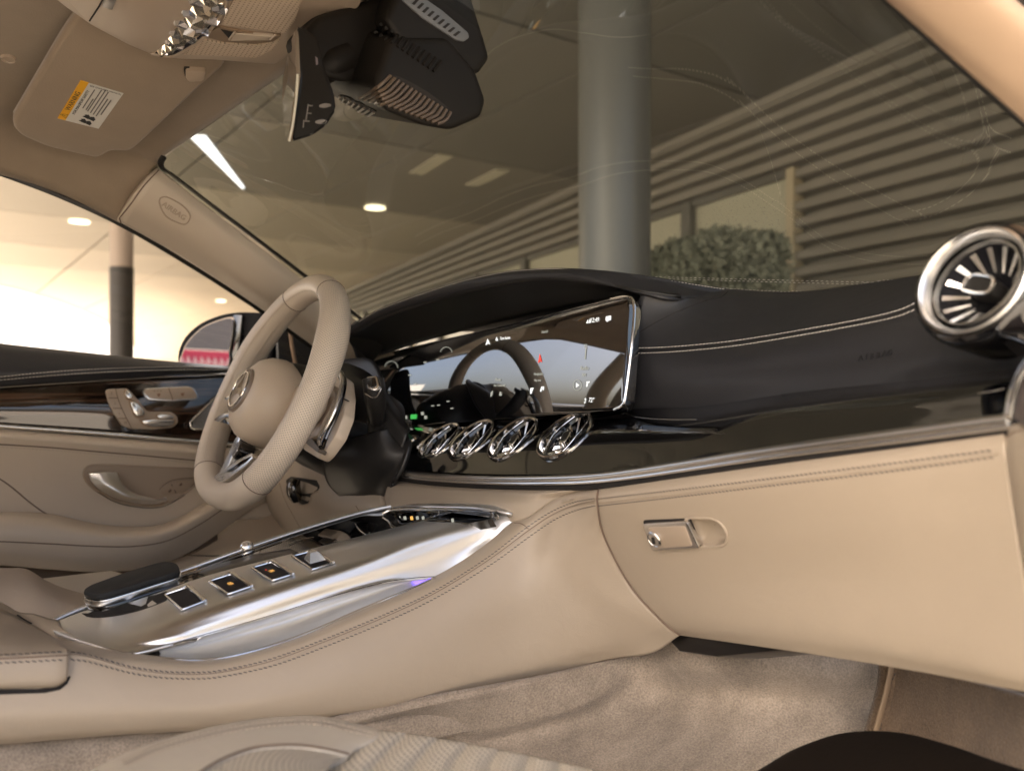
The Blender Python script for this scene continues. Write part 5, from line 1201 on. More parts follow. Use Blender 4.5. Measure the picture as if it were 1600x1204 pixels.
# speaker grille
gm_ = M('speaker_mesh', (.42, .42, .42), .35, metal=.8)
perforate(gm_, .0035, .33, .15)
gr = loft('speaker_grille', [row('Y', (302, 657, 1.585), (345, 616, 1.585), (372, 602, 1.585), (420, 596, 1.585)), row('Y', (300, 668, 1.578), (340, 669, 1.575), (375, 669, 1.575), (425, 669, 1.575))], gm_, dr, nu=30, nv=20, thick=.006)
tube('grille_frame', row('Y', (420, 595, 1.583), (372, 601, 1.583), (345, 614, 1.583), (301, 656, 1.583), (299, 665, 1.58), (304, 670, 1.576), (340, 670, 1.574), (420, 670, 1.574)), .0016, satin, dr, seg=8, n=60)
# side window
loft('side_window', [row('Y', (-300, 500, 1.675), (0, 540, 1.675), (150, 556, 1.675), (275, 569, 1.67), (370, 578, 1.665), (500, 596, 1.65)),
                     row('Y', (-300, 160, 1.42), (0, 268, 1.43), (92, 303, 1.432), (183, 345, 1.44), (358, 450, 1.52), (500, 550, 1.60))], sglass, dr, nu=30, nv=10, sharp=0)
# black sail behind the wheel with a tan strip
plate('mirror_sail', row('Y', (432, 495, 1.62), (470, 525, 1.62), (520, 570, 1.62), (520, 590, 1.62), (436, 585, 1.62)), blackpl, dr, h=.002, d=.01)
tube('sail_trim', row('Y', (453, 518, 1.612), (457, 545, 1.612), (463, 575, 1.612)), .0042, M('tan_trim', (.3, .2, .13), .5), dr, seg=8)
# footwell wall on the driver side
fw = thing('footwell_wall', 'shaded beige footwell lining behind the steering wheel, below the door armrest', 'footwell trim', (.5, 1.5, -.4))
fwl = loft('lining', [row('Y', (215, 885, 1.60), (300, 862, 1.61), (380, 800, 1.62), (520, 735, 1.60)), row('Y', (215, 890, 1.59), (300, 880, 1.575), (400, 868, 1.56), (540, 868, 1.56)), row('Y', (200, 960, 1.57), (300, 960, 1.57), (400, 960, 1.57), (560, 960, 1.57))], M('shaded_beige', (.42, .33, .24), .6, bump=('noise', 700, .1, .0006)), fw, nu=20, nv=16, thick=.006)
seam('lining_joint', bvh(fwl), [(285, 867), (330, 868), (400, 868)], .0012, darkgap, fw, n=16)
# driver seat bolster
ds = thing('driver_seat', 'shaded beige bolster of the driver seat at the left edge behind the console', 'car seat', (0, 1.1, -.35))
loft('seat_bolster', [row('Y', (-140, 886, 1.28), (0, 887, 1.28), (40, 888, 1.27), (70, 905, 1.26), (100, 918, 1.25), (150, 930, 1.23), (200, 925, 1.2)),
                      row('Y', (-140, 888, 1.20), (0, 890, 1.20), (45, 896, 1.19), (75, 914, 1.18), (105, 928, 1.17), (155, 940, 1.16), (205, 935, 1.14)),
                      row('Y', (-140, 920, 1.12), (0, 925, 1.12), (50, 930, 1.11), (85, 940, 1.10), (120, 950, 1.09), (165, 955, 1.08), (215, 950, 1.08)),
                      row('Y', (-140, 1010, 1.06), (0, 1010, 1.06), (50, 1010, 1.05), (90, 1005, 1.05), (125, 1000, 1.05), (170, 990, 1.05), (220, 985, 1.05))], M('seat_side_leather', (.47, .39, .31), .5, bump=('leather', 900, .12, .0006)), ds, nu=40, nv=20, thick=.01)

# ================================================================== DOOR MIRROR
dm_ = thing('door_mirror', 'black door mirror outside the side window with crimson sign in its glass', 'door mirror', P(340, 540, 1.85, 'Y'))
mn = Vector((-.88, -.47, .03)).normalized()
mc = P(325, 540, 1.825, 'Y')
def MG(px, py, k=0): return PP(px, py, mc + mn * k, mn)
MO = [(277, 566), (279, 545), (290, 524), (312, 505), (340, 493), (366, 488), (400, 488), (418, 492), (426, 510), (424, 560), (410, 580), (285, 573)]
plate('mirror_housing', spline([MG(a, b, -.012) for a, b in MO], 60, True), M('mirror_housing_black', (.004, .004, .005), .7, spec=.08), dm_, h=0, d=.09, bevel=.010, n=mn, seg=3)
GO = [(287, 570), (288, 548), (298, 530), (318, 512), (344, 501), (362, 498), (364, 510), (358, 545), (352, 573)]
plate('mirror_rim', spline([MG(325 + (a - 325) * 1.05, 540 + (b - 540) * 1.06, -.004) for a, b in GO], 60, True), M('tan_rim', (.35, .27, .2), .3), dm_, h=.001, d=.012, bevel=.001, n=mn)
plate('mirror_glass', spline([MG(a, b) for a, b in GO], 60, True), mirrorm, dm_, h=.001, d=.002, n=mn)
plate('mirror_gloss_edge', rpoly([MG(a, b, -.006) for a, b in ((365, 491), (379, 492), (377, 520), (370, 572), (356, 572), (363, 530))], .004), piano, dm_, h=.002, d=.02, bevel=.002, n=mn)
# crimson banner placed where the mirror looks
q = MG(322, 552); r_ = q.normalized(); rf = r_ - mn * 2 * r_.dot(mn)
bc = q + rf * 25; bxd = Vector((-rf.y, rf.x, 0)).normalized()
ban.location = (bc.x, bc.y, GZ)
bpy.context.view_layer.update()
zb1 = (MG(322, 547).normalized() - mn * 2 * MG(322, 547).normalized().dot(mn)).z * 25 + q.z
def BN(a, z, o=0): return Vector((bc.x, bc.y, 0)) + bxd * a + UP * z - Vector((rf.x, rf.y, 0)).normalized() * o
bpl = plate('banner_panel', [BN(-1.3, -1.0), BN(1.3, -1.0), BN(1.3, zb1), BN(-1.3, zb1)], M('crimson_banner', (.42, .03, .07), .6), ban, h=.01, d=.03)
plate('grey_panel', [BN(-1.3, zb1 + .02), BN(1.3, zb1 + .02), BN(1.3, zb1 + 2.2), BN(-1.3, zb1 + 2.2)], M('panel_grey', (.11, .10, .10), .6), ban, h=.01, d=.03)
zl = (MG(322, 562).normalized() - mn * 2 * MG(322, 562).normalized().dot(mn)).z * 25 + q.z
rnd = random.Random(3)
for i in range(12):
    a = -1.1 + i * .19; hh = .26 + .12 * rnd.random()
    tube('banner_letter', [BN(a, zl - hh, .03), BN(a + .04, zl + .05, .03), BN(a + .12, zl - hh * .5, .03)], .04, M('banner_white', (.62, .42, .42), .6), bpl, seg=6, n=8, smooth=False)
# ================================================================== SUN VISOR
vis = thing('sun_visor', 'folded beige suede sun visor carrying a yellow and white warning label', 'sun visor', (.2, 1.2, .39))
vn0 = P(200, 130, 1.02, 'T'); 
vp0 = Vector((.14, 1.09, .425)); vnn = Vector((.10, .40, 1)).normalized()
def V(px, py, k=0): return PP(px, py, vp0 - vnn * k, vnn)
VO = [(128, 10), (110, 27), (90, 58), (20, 178), (22, 192), (34, 204), (75, 222), (150, 239), (160, 236), (174, 227), (200, 229), (210, 224), (228, 208), (310, 130), (352, 93), (350, 60), (300, 30)]
vo = rpoly([V(a, b) for a, b in VO], .012, 4)
plate('visor_panel', vo, suede_v, vis, h=.010, d=.006, bevel=.006, n=-vnn, seg=4)
plate('visor_rest_shadow', [V(a, b, -.004) for a, b in VO], suede, vis, h=.0, d=.004, n=-vnn)
# warning label
LQ = [(126, 126), (193, 146), (154, 201), (90, 185)]
lab = plate('warning_label', [V(a, b, .0103) for a, b in LQ], M('label_white', (.62, .60, .55), .5), vis, h=.0004, d=.0003, n=-vnn)
def LL(s, t, k=.0112):            # s along the top (126,126)->(193,146), t down to (90,185)
    a = (LQ[0][0] + (LQ[1][0] - LQ[0][0]) * s) * (1 - t) + (LQ[3][0] + (LQ[2][0] - LQ[3][0]) * s) * t
    b = (LQ[0][1] + (LQ[1][1] - LQ[0][1]) * s) * (1 - t) + (LQ[3][1] + (LQ[2][1] - LQ[3][1]) * s) * t
    return V(a, b, k)
plate('yellow_band', [LL(0, 0, .0108), LL(.19, 0, .0108), LL(.19, 1, .0108), LL(0, 1, .0108)], M('label_yellow', (.80, .40, .02), .5), lab, h=.0002, n=-vnn)
ink = M('label_ink', (.03, .03, .03), .6)
lx = (LL(.5, 0) - LL(.5, 1)).normalized(); ly = (LL(0, .5) - LL(1, .5)).normalized()
text3d('label_text', '⚠   WARNING', LL(.10, .62), lx, ly, .0085, ink, lab, ext=.0001)
text3d('label_text', 'FOR MAXIMUM SAFETY', LL(.28, .5), lx, ly, .0052, ink, lab)
text3d('label_text', 'SEE OWNERS MANUAL', LL(.62, .055), -ly, lx, .0036, ink, lab)
for k, (s, t0, t1) in enumerate(((.38, .12, .62), (.47, .34, .64), (.52, .08, .66), (.60, .06, .68), (.68, .08, .70), (.76, .25, .72), (.84, .25, .66))):
    plate('label_line', [LL(s, t0), LL(s + .025, t0), LL(s + .025, t1), LL(s, t1)], M('label_grey_ink', (.14, .13, .12), .6) if k == 0 else bpy.data.materials['label_grey_ink'], lab, h=.0001, n=-vnn)
for (s, t) in ((.52, .76), (.66, .78), (.50, .88), (.64, .90)):
    plate('label_picture', [LL(s, t), LL(s + .09, t - .02), LL(s + .15, t + .03), LL(s + .13, t + .08), LL(s - .02, t + .05), LL(s + .03, t + .02)], ink, lab, h=.0001, n=-vnn)
# pivot clip
clip = plate('visor_clip', rpoly([V(290, 106, .012), V(322, 107, .012), V(318, 122, .012), V(296, 124, .012), V(290, 118, .012)], .004), beige_pl, vis, h=.006, d=.012, bevel=.003, n=-vnn)
plate('clip_gap', rpoly([V(287, 104, .0105), V(300, 105, .0105), V(298, 122, .0105), V(289, 118, .0105)], .003), darkgap, vis, h=.002, n=-vnn)

# ================================================================== OVERHEAD CONSOLE
oc = thing('overhead_console', 'beige overhead console with crystal light strip and perforated panels', 'overhead console', (.2, .9, .42))
on = Vector((.06, .05, 1)).normalized(); op0 = Vector((.229, 1.04, .392))
def O(px, py, k=0): return PP(px, py, op0 - on * k, on)
OB = [(60, -30), (95, 2), (140, 34), (200, 66), (243, 84), (285, 89), (335, 90), (400, 95), (432, 97), (446, 88), (470, 62), (492, 42), (530, 25), (560, 10), (580, -30), (560, -90), (300, -140), (80, -100)]
ob_ = plate('console_body', rpoly([O(a, b) for a, b in OB], .006), beige_pl, oc, h=.004, d=.03, bevel=.004, n=-on, seg=3)
LP_ = [(70, -40), (104, -6), (138, 29), (200, 60), (241, 79), (262, 62), (300, 25), (318, -10), (330, -60), (120, -90)]
lpn = plate('glossy_panel', rpoly([O(a, b, .004) for a, b in LP_], .003), beige_pl, oc, h=.004, d=.002, bevel=.0015, n=-on)
tube('panel_joint', [O(a, b, .0083) for a, b in ((170, -20), (155, 10), (140, 33))], .0009, darkgap, lpn, seg=6, smooth=False, n=3)
plate('panel_switch', rpoly([O(166, -14, .008), O(185, -12, .008), O(176, 11, .008), O(160, 6, .008)], .002), M('grey_switch', (.25, .24, .23), .3, metal=.5), lpn, h=.004, n=-on, bevel=.001)
# crystal strip
CRS = [(236, 82), (262, 86), (275, 84), (310, 62), (332, 38), (350, 8), (362, -30), (330, -34), (318, -4), (300, 28), (272, 56), (250, 74)]
crs = plate('crystal_tray', [O(a, b, .003) for a, b in CRS], M('crystal_dark', (.05, .05, .07), .1, metal=.6), oc, h=.003, d=.001, n=-on)
crm = M('cut_crystal', (.92, .92, .95), .04, metal=.9)
crm2 = M('cut_crystal_warm', (.95, .85, .70), .05, metal=.9)
rnd = random.Random(11)
cl_ = [(246, 80), (258, 78), (272, 68), (286, 56), (300, 42), (313, 26), (325, 8), (336, -14), (344, -34)]
for i in range(len(cl_) - 1):
    ca, cb = O(*cl_[i], .007), O(*cl_[i + 1], .007); t = (cb - ca); s_ = t.cross(on).normalized()
    hw = .5 * (.010 + .020 * min(1, i / 3))
    c0 = (ca + cb) / 2
    for side in (0, -1, 1):
        cc_ = c0 + s_ * (side * hw * .75) + t * (0.0 if side == 0 else .5)
        sc_ = .5 if side == 0 else .3
        ring = [(cc_ + t * (sc_ * math.cos(a)) + s_ * (hw * (1.0 if side == 0 else .6) * math.sin(a) )) for a in [j * math.pi / 4 + .39 for j in range(8)]]
        top = [cc_ - on * (.007 if side == 0 else .005) + t * (sc_ * .45 * math.cos(a)) + s_ * (hw * .45 * math.sin(a)) for a in [j * math.pi / 2 + rnd.random() for j in range(4)]]
        vs = ring + top; fs = []
        for j in range(8): fs.append((j, (j + 1) % 8, 8 + (j // 2) % 4) if j % 2 == 0 else (j, (j + 1) % 8, 8 + ((j + 1) // 2) % 4))
        for j in range(4): fs.append((8 + j, 8 + (j + 1) % 4, (2 * j + 2) % 8) if False else (8 + j, 8 + (j + 1) % 4, (2 * j + 1) % 8))
        fs.append((8, 9, 10, 11))
        me = mesh('crystal', vs, fs); fix(me)
        link('crystal', me, crm if side else crm2, crs, sharp=5)
tube('crystal_edge', [O(a, b, .0065) for a, b in ((236, 84), (262, 88), (278, 85), (312, 64), (334, 40), (352, 10), (364, -30))], .0018, beige_pl, oc, seg=8, n=40)
tube('crystal_edge', [O(a, b, .0065) for a, b in ((240, 81), (262, 62), (292, 34), (312, 4), (324, -34))], .0018, beige_pl, oc, seg=8, n=40)
# perforated panels
pm_ = perforate(M('perforated_beige_plastic', (.50, .40, .30), .45), .0058, .20, .45)
def poly_uv(name, pts, mat, par, h):
    p = plate(name, pts, mat, par, h=h, d=.001, n=-on)
    l = p.data.uv_layers.new(name='UVMap')
    for lp in p.data.loops:
        co = p.data.vertices[lp.vertex_index].co; l.data[lp.index].uv = (co.x * .8 + co.y * .6, co.y * .8 - co.x * .6)
    return p
poly_uv('speaker_panel', rpoly([O(a, b, .004) for a, b in ((345, 35), (372, -15), (400, -60), (500, -60), (468, 8), (462, 28), (445, 50), (400, 43))], .004), pm_, oc, .0022)
poly_uv('speaker_panel', rpoly([O(a, b, .004) for a, b in ((286, 83), (318, 60), (350, 66), (410, 68), (437, 60), (425, 76), (400, 88), (350, 85))], .003), pm_, oc, .0022)
slot = plate('handle_slot', rpoly([O(a, b, .0045) for a, b in ((325, 50), (342, 40), (400, 51), (440, 53), (428, 62), (400, 66), (350, 63), (325, 56))], .003), M('slot_shadow_beige', (.20, .14, .09), .5), oc, h=.0022, d=.001, n=-on)
plate('slot_opening', [O(a, b, .0068) for a, b in ((345, 46), (364, 50), (360, 62), (356, 58))], darkgap, slot, h=.0004, n=-on)
plate('slot_lens', rpoly([O(a, b, .0065) for a, b in ((366, 51), (428, 55), (420, 61), (360, 62))], .002), M('frosted_lens', (.45, .38, .30), .25), slot, h=.002, n=-on, bevel=.0008)
tube('slot_bar', [O(358, 62, .009), O(367, 50, .009)], .0012, beige_pl, slot, seg=6, n=3)
tube('slot_bar', [O(422, 62, .009), O(431, 54, .009)], .0012, beige_pl, slot, seg=6, n=3)

# ================================================================== CAMERA AND SENSOR HOUSING
sh = thing('sensor_housing', 'black ribbed sensor housing hanging behind the windscreen beside the mirror', 'sensor housing', (.42, .87, .36))
smat = M('housing_black', (.010, .0085, .007), .55, spec=.2, bump=('noise', 900, .2, .0004))
def hull(name, near, far, y0, y1, mat, par, bevel=.008):
    a = [P(px, py, y0, 'Y') for px, py in near]; b = [P(px, py, y1, 'Y') for px, py in far]
    m = len(a); vs = a + b; fs = [tuple(range(m)), tuple(range(2 * m - 1, m - 1, -1))] + [(i, i + m, (i + 1) % m + m, (i + 1) % m) for i in range(m)]
    me = mesh(name, vs, fs); fix(me); bm = bmesh.new(); bm.from_mesh(me)
    bmesh.ops.bevel(bm, geom=bm.edges[:], offset=bevel, segments=3, affect='EDGES', profile=.6, clamp_overlap=True); bm.to_mesh(me); bm.free()
    return link(name, me, mat, par, sharp=50)
# upper hood towards the glass
up_ = hull('upper_housing', [(600, 30), (640, -60), (720, -60), (757, 62), (766, 92), (748, 116), (700, 118), (640, 92)], [(545, 40), (570, -40), (640, -50), (690, 40), (700, 90), (690, 112), (640, 112), (575, 90)], .74, .96, smat, sh)
lw_ = hull('lower_housing', [(585, 128), (610, 60), (700, 60), (744, 112), (760, 158), (752, 184), (706, 204), (660, 196), (600, 172)], [(470, 110), (500, 20), (600, 20), (660, 90), (672, 140), (664, 160), (620, 188), (570, 180), (520, 150)], .735, .985, smat, sh)
hull('rear_shell', [(465, 60), (500, 24), (560, 8), (610, -10), (640, 60), (600, 110), (540, 130), (500, 120)], [(440, 70), (470, 30), (520, 10), (570, 0), (600, 60), (560, 110), (520, 126), (470, 120)], .80, .95, smat, sh)
hb_ = bvh(lw_, up_)
# louvres on the lower housing (brown ribs)
ribm = M('brown_louvre', (.10, .072, .05), .35)
def lerp2(a, b, t): return (a[0] + (b[0] - a[0]) * t, a[1] + (b[1] - a[1]) * t)
plate_on('louvre_well', hb_, [(562, 150), (578, 134), (610, 118), (650, 133), (690, 160), (704, 178), (694, 194), (660, 184), (610, 170)], darkgap, sh, h=.0005, smooth=30)
for k in range(15):
    t = k / 14
    a = lerp2((609, 119), (703, 176), t); b = lerp2((563, 151), (682, 194), t); m_ = lerp2(lerp2(a, b, .5), (0, 0), 0); m_ = (m_[0] + 3, m_[1] + 3)
    hs = hits(hb_, [a, m_, b], 10)
    tube('louvre', [h_[0] + h_[1] * .0018 for h_ in hs], .0017, ribm, sh, seg=6, smooth=False, normal=hs[5][1], flat=1.0)
plate_on('slot_well', hb_, [(528, 150), (540, 150), (585, 172), (586, 180), (570, 182), (535, 168)], darkgap, sh, h=.0006, smooth=20)
for k in range(8):
    t = k / 7; a = lerp2((533, 149), (585, 174), t); b = lerp2((527, 158), (572, 182), t)
    hs = hits(hb_, [a, b], 4); tube('small_louvre', [h_[0] + h_[1] * .0016 for h_ in hs], .0014, ribm, sh, seg=6, smooth=False, flat=1.0)
for k in range(12):
    t = k / 11; a = lerp2((597, 38), (688, 96), t); b = lerp2((588, 52), (676, 112), t)
    hs = hits(hb_, [a, b], 5); tube('dark_louvre', [h_[0] + h_[1] * .0008 for h_ in hs], .0022, smat, sh, seg=6, smooth=False, flat=.8)
gp = plate_on('grey_grille', hb_, [(622, -10), (650, -10), (690, 18), (730, 52), (732, 60), (724, 66), (712, 64), (660, 30), (628, 2)], M('grey_grille_plastic', (.11, .115, .12), .45), sh, h=.002, r=3, bevel=.0006)
for k in range(9):
    t = k / 8; a = lerp2((651, 0), (716, 50), t); b = lerp2((644, 8), (708, 57), t)
    plate_on('grille_slot', hb_, [(a[0] - 2, a[1]), (a[0] + 2.2, a[1] + 1.5), (b[0] + 2.2, b[1] + 1), (b[0] - 2, b[1] - 1)], darkgap, gp, h=.0026)

# ================================================================== INTERIOR MIRROR
rm = thing('rearview_mirror', 'black rear view mirror seen from its edge with small control marks underneath', 'rear view mirror', (.32, .8, .3))
nearo = [(463, 44), (470, 40), (498, 62), (504, 100), (522, 145), (525, 172), (510, 196), (488, 212), (455, 222), (466, 120)]
faro = [(455, 62), (462, 58), (485, 80), (490, 112), (500, 150), (502, 170), (490, 190), (475, 200), (446, 205), (448, 130)]
a = [P(px, py, .78, 'T') for px, py in nearo]; b = [P(px, py, .95, 'T') for px, py in faro]
m = len(a); me = mesh('mirror_housing', a + b, [tuple(range(m)), tuple(range(2 * m - 1, m - 1, -1))] + [(i, i + m, (i + 1) % m + m, (i + 1) % m) for i in range(m)]); fix(me)
bm = bmesh.new(); bm.from_mesh(me); bmesh.ops.bevel(bm, geom=bm.edges[:], offset=.003, segments=3, affect='EDGES', clamp_overlap=True); bm.to_mesh(me); bm.free()
rmh = link('mirror_housing', me, piano if False else M('mirror_black', (.006, .006, .006), .25), rm, sharp=50)
gq = [P(463, 48, .782, 'T'), P(466, 118, .776, 'T'), P(453, 221, .778, 'T'), P(447, 208, .96, 'T'), P(443, 160, .965, 'T'), P(444, 125, .97, 'T'), P(455, 70, .96, 'T')]
plate('mirror_glass', gq, mirrorm, rm, h=.0015, d=.002)
tube('mirror_edge', [P(465, 116, .774, 'T'), P(463, 150, .775, 'T'), P(458, 190, .776, 'T'), P(452, 221, .777, 'T')], .0012, M('pale_edge', (.5, .48, .4), .25), rm, seg=6, n=12)
rb = bvh(rmh)
wm = M('grey_mark', (.13, .12, .11), .4)
for pts in ([(499, 165), (507, 162), (516, 163), (517, 166), (507, 169), (500, 168)], [(493, 190), (502, 187), (510, 188), (511, 191), (502, 194), (494, 193)]): plate_on('control_button', rb, pts, wm, rm, h=.0008, smooth=16)
for pts in ([(493, 88), (496.5, 92), (497, 101), (494, 102)], [(504, 79), (512, 83), (517, 90), (506, 86)]): plate_on('indicator', rb, pts, M('violet_grey', (.12, .10, .11), .3), rm, h=.0008)
for a_, b_ in (((482, 163), (478, 190)), ((479, 177), (487, 178)), ((482, 165), (489, 166)), ((476, 190), (484, 190)), ((475, 188), (474, 200))): seam('control_marks', rb, [a_, b_], .0006, wm, rm, n=5, lift=.0006)
# short arm to the housing
tube('mirror_arm', [P(500, 110, .86, 'T'), P(520, 100, .86, 'T'), P(545, 90, .87, 'T')], .016, smat, rm, seg=12, n=8)
# ================================================================== FOOTWELL FLOOR
fc = loft('footwell_carpet', [
    row('Z', (520, 1136, -.325), (620, 1112, -.325), (755, 1082, -.318), (870, 1054, -.312), (950, 1030, -.305), (1012, 1018, -.30), (1058, 985, -.262), (1150, 975, -.25), (1300, 990, -.255), (1430, 1010, -.28)),
    row('Z', (500, 1170, -.36), (600, 1142, -.36), (740, 1140, -.362), (860, 1112, -.350), (935, 1085, -.338), (1000, 1040, -.315), (1075, 1040, -.30), (1170, 1040, -.29), (1290, 1050, -.29), (1430, 1060, -.31)),
    row('Z', (480, 1230, -.40), (600, 1200, -.395), (740, 1180, -.39), (870, 1150, -.378), (950, 1130, -.37), (1030, 1100, -.355), (1110, 1100, -.345), (1190, 1100, -.335), (1290, 1105, -.333), (1430, 1110, -.345)),
    row('Z', (480, 1330, -.43), (600, 1330, -.43), (740, 1330, -.425), (870, 1310, -.42), (960, 1290, -.41), (1050, 1260, -.40), (1120, 1240, -.39), (1200, 1220, -.38), (1290, 1210, -.375), (1430, 1190, -.36))],
    carpetm, None, nu=90, nv=50, thick=.01, kind='structure')
# carpeted side strip of the tunnel
tn = loft('tunnel_carpet', [
    row('Y', (-90, 1170, .775), (0, 1162, .775), (200, 1146, .775), (330, 1139, .775), (480, 1126, .77), (620, 1106, .765), (755, 1079, .755), (870, 1051, .74), (950, 1027, .72), (1000, 1018, .70), (1014, 1019, .69)),
    row('Y', (-90, 1200, .765), (0, 1195, .765), (200, 1180, .765), (330, 1170, .765), (480, 1152, .757), (620, 1128, .752), (755, 1108, .742), (870, 1080, .728), (950, 1052, .71), (996, 1032, .695), (1010, 1024, .69)),
    row('Y', (-90, 1260, .76), (0, 1250, .76), (200, 1240, .76), (330, 1220, .76), (480, 1190, .752), (620, 1165, .747), (755, 1137, .737), (870, 1106, .722), (935, 1082, .707), (980, 1055, .695), (1006, 1030, .69))],
    carpetm, None, nu=90, nv=24, thick=.004, kind='structure')
tnb = bvh(tn)
kp_ = thing('kick_panel', 'brown shaded carpet panel beside the footwell, edged with a stitched border', 'footwell panel', (.7, .4, -.3))
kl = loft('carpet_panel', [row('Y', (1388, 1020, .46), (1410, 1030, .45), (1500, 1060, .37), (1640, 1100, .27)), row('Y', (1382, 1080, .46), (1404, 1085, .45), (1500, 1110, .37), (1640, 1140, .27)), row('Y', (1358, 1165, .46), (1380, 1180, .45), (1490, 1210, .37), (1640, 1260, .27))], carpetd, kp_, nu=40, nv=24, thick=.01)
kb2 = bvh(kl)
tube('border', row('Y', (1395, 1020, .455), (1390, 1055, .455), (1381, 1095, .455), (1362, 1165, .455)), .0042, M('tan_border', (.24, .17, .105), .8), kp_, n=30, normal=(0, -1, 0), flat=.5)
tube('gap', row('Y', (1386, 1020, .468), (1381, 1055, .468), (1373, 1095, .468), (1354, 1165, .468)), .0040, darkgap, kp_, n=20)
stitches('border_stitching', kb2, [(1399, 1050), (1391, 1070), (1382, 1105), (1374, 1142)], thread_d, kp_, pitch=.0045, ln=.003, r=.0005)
fm = thing('floor_mat', 'dark brown mat with rounded front edge lying in the shaded footwell corner', 'floor mat', P(1400, 1200, -.30, 'Z'))
loft('mat', [row('Z', (1120, 1235, -.335), (1185, 1202, -.332), (1240, 1170, -.328), (1300, 1149, -.322), (1360, 1143, -.312), (1420, 1148, -.300), (1490, 1166, -.285), (1560, 1190, -.272), (1640, 1215, -.26)),
             row('Z', (1130, 1245, -.325), (1195, 1212, -.322), (1250, 1180, -.318), (1308, 1158, -.312), (1362, 1152, -.302), (1420, 1157, -.290), (1490, 1176, -.275), (1560, 1200, -.262), (1640, 1225, -.25)),
             row('Z', (1150, 1330, -.33), (1220, 1320, -.325), (1280, 1310, -.32), (1330, 1300, -.31), (1380, 1300, -.30), (1440, 1300, -.29), (1500, 1310, -.28), (1570, 1320, -.265), (1650, 1330, -.255))], matm, fm, nu=50, nv=16, thick=.008)

# ================================================================== PASSENGER SEAT
ps_ = thing('passenger_seat', 'pale beige leather passenger seat cushion with perforated panels at the bottom edge', 'car seat', (.2, .5, -.35))
cu = loft('outer_bolster', [
    row('Z', (90, 1270, -.235), (140, 1207, -.24), (200, 1174, -.245), (270, 1150, -.25), (350, 1130, -.252), (420, 1120, -.254), (490, 1117, -.256), (550, 1128, -.258), (600, 1141, -.262)),
    row('Z', (110, 1280, -.222), (160, 1216, -.228), (218, 1183, -.233), (285, 1159, -.238), (360, 1140, -.242), (428, 1131, -.245), (492, 1129, -.248), (545, 1139, -.252), (592, 1152, -.257)),
    row('Z', (150, 1300, -.217), (205, 1240, -.222), (262, 1205, -.227), (320, 1180, -.232), (380, 1163, -.236), (435, 1156, -.239), (485, 1157, -.243), (525, 1163, -.247), (560, 1166, -.254)),
    row('Z', (180, 1320, -.214), (240, 1260, -.219), (290, 1225, -.224), (340, 1192, -.229), (390, 1172, -.233), (430, 1166, -.236), (470, 1166, -.240), (510, 1172, -.245), (545, 1180, -.253))],
    seat_lea, ps_, nu=60, nv=30, thick=.012)
cb = bvh(cu)
stitches('bolster_stitching', cb, [(190, 1190), (250, 1164), (330, 1142), (410, 1128), (490, 1124), (560, 1138), (595, 1148)], thread_b, ps_, pitch=.004, ln=.003, r=.0004)
stitches('bolster_stitching', cb, [(196, 1196), (255, 1171), (335, 1149), (412, 1135), (490, 1131), (556, 1144), (590, 1153)], thread_b, ps_, pitch=.004, ln=.003, r=.0004)
seam('bolster_seam', cb, [(193, 1193), (252, 1167.5), (332, 1145.5), (411, 1131.5), (490, 1127.5), (558, 1141)], .0005, seamm, ps_, n=40)
side_in = loft('side_insert', [
    row('Z', (180, 1318, -.216), (240, 1258, -.221), (290, 1224, -.226), (340, 1191, -.231), (390, 1171, -.235), (430, 1165.5, -.238), (470, 1165.5, -.242), (510, 1171, -.247), (545, 1179, -.255)),
    row('Z', (230, 1330, -.208), (280, 1290, -.213), (330, 1250, -.218), (370, 1222, -.223), (410, 1203, -.228), (440, 1194, -.232), (470, 1188, -.237), (500, 1185, -.243), (533, 1184, -.252)),
    row('Z', (330, 1350, -.208), (370, 1330, -.213), (410, 1290, -.219), (440, 1262, -.224), (462, 1240, -.229), (480, 1225, -.234), (496, 1210, -.240), (512, 1197, -.246), (530, 1187, -.254))], seat_perf, ps_, nu=50, nv=24, thick=.01)
tube('insert_seam', [p + UP * .0012 for p in row('Z', (240, 1259, -.219), (290, 1224.5, -.224), (340, 1191.5, -.229), (390, 1171.5, -.233), (430, 1165.8, -.236), (470, 1165.8, -.240), (510, 1171.5, -.245), (545, 1179.5, -.253))], .0007, seamm, ps_, seg=6, n=60)
# fluted front cushion
fl_rows = []
base_l = [(592, 1140), (556, 1168), (530, 1190), (505, 1212), (480, 1240), (440, 1290)]
K = 7
for k in range(K * 4 + 1):
    t = k / (K * 4); f = (k % 4) / 4; bumpz = .004 * math.sin(math.pi * f) - (.001 if k % 4 == 0 else 0)
    # left boundary -> right boundary
    pts = []
    R0 = [(600, 1141), (600, 1141)]
    for j, (lx_, ly_) in enumerate(base_l):
        sx = 330 * t ** 1.0; ex = [0, .42, .62, .72, .8, .9][j]
        px = lx_ + sx * (1 + .12 * j); py = ly_ + [60, 50, 44, 38, 34, 30][j] * t ** (1.25)
        pts.append(P(px, py - 0, -.260 + bumpz + .0008 * j - .020 * t * t, 'Z'))
    fl_rows.append(pts)
loft('fluted_cushion', fl_rows, seat_perf, ps_, nu=40, nv=K * 16 + 1, thick=.01, face=Vector((.3, .5, 2)))
loft('front_roll', [[r[0] for r in fl_rows[::4]], [r[0] + Vector((.012, .010, -.012)) for r in fl_rows[::4]], [r[0] + Vector((.016, .012, -.06)) for r in fl_rows[::4]]], seat_lea, ps_, nu=30, nv=8, thick=.006, face=Vector((.4, .9, 0)))
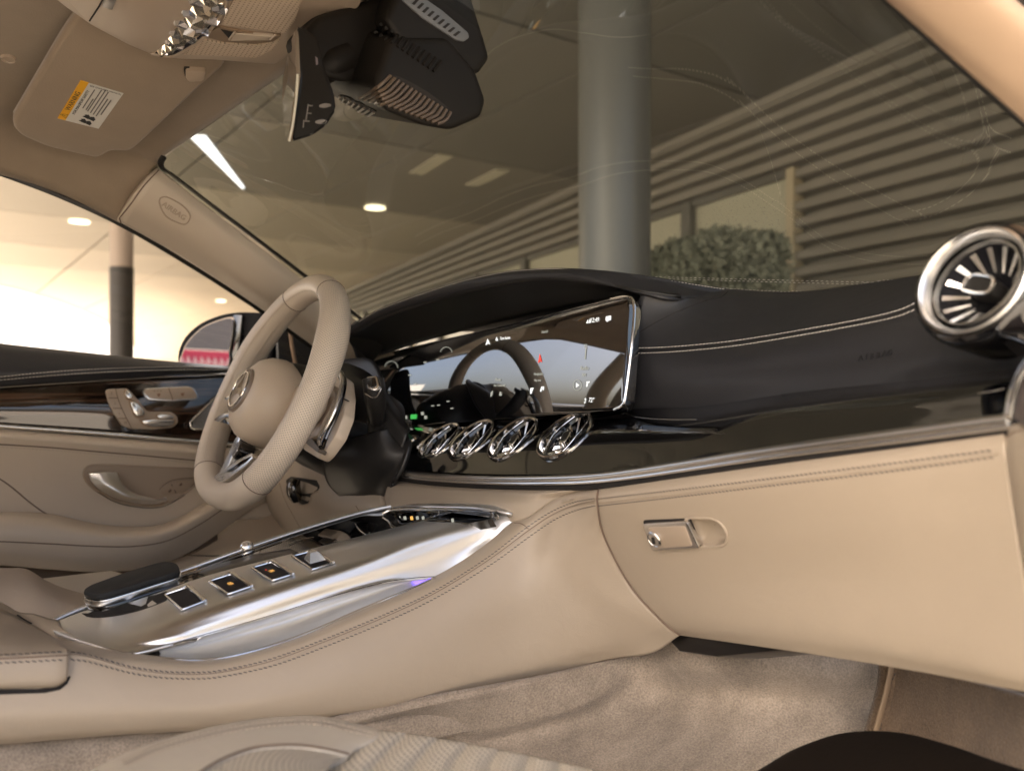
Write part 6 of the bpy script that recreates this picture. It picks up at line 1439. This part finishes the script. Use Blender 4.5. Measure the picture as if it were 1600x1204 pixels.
# ================================================================== REST OF THE CAR (closes the cabin)
cb_ = thing('car_body', 'gloss black car body shell, floor and rear bench around the cabin', 'car body', (0, .87, -.6))
bodym = M('body_black', (.012, .012, .013), .15, coat=1)
trimd = M('cabin_trim', (.30, .24, .18), .6)
box('floor_pan', (.0, .90, -.66), 2.9, 1.52, .05, darkgap, cb_)
box('bulkhead', (1.16, .87, -.26), .04, 1.5, .66, darkgap, cb_)
loft('bonnet', [[Vector((1.02, 1.62, .04)), Vector((1.06, .87, .075)), Vector((1.02, .12, .04))], [Vector((1.6, 1.66, -.10)), Vector((1.6, .87, -.05)), Vector((1.6, .08, -.10))], [Vector((2.1, 1.6, -.30)), Vector((2.15, .87, -.26)), Vector((2.1, .14, -.30))]], bodym, cb_, nu=20, nv=12, thick=.01, face=Vector((1.5, .9, 3)))
for y in (1.78, -.02): box('front_wing', (1.5, y, -.42), 1.3, .06, .60, bodym, cb_, bevel=.02)
box('outer_door_skin', (.0, 1.76, -.28), 1.8, .05, .62, bodym, cb_, bevel=.02)
box('rear_side', (-1.25, 1.72, -.22), .8, .12, .66, trimd, cb_, bevel=.03)
box('rear_side', (-1.15, .06, -.22), .8, .12, .66, trimd, cb_, bevel=.03)
box('sill', (.0, .13, -.58), 2.2, .12, .14, bodym, cb_, bevel=.02)
loft('rear_bench', [[Vector((-1.3, .2, .33)), Vector((-1.3, 1.55, .33))], [Vector((-1.12, .2, .12)), Vector((-1.12, 1.55, .12))], [Vector((-1.0, .2, -.28)), Vector((-1.0, 1.55, -.28))], [Vector((-.55, .2, -.26)), Vector((-.55, 1.55, -.26))], [Vector((-.5, .2, -.6)), Vector((-.5, 1.55, -.6))]], seat_lea, cb_, nu=10, nv=30, thick=.05)
tube('centre_pillar', [Vector((-.42, 1.60, -.2)), Vector((-.46, 1.60, .08)), Vector((-.50, 1.46, .34))], .045, pillarm, cb_, seg=12)
tube('centre_pillar', [Vector((-.62, .14, -.5)), Vector((-.62, .16, .08)), Vector((-.64, .30, .34))], .045, bodym, cb_, seg=12)
def backrest(y, par):
    t_ = loft('backrest', [[Vector((x, y + dy, z)) for x, z, dy in ((-.30, -.28, s_), (-.36, -.05, s_ * 1.05), (-.44, .14, s_ * .9), (-.50, .24, s_ * .6))] for s_ in (-.24, -.12, .12, .24)], seat_lea, par, nu=20, nv=20, thick=.09, face=Vector((1, y, 0)))
backrest(1.24, ds)
box('seat_cushion', (.02, 1.25, -.36), .50, .34, .16, seat_lea, ds, bevel=.04)
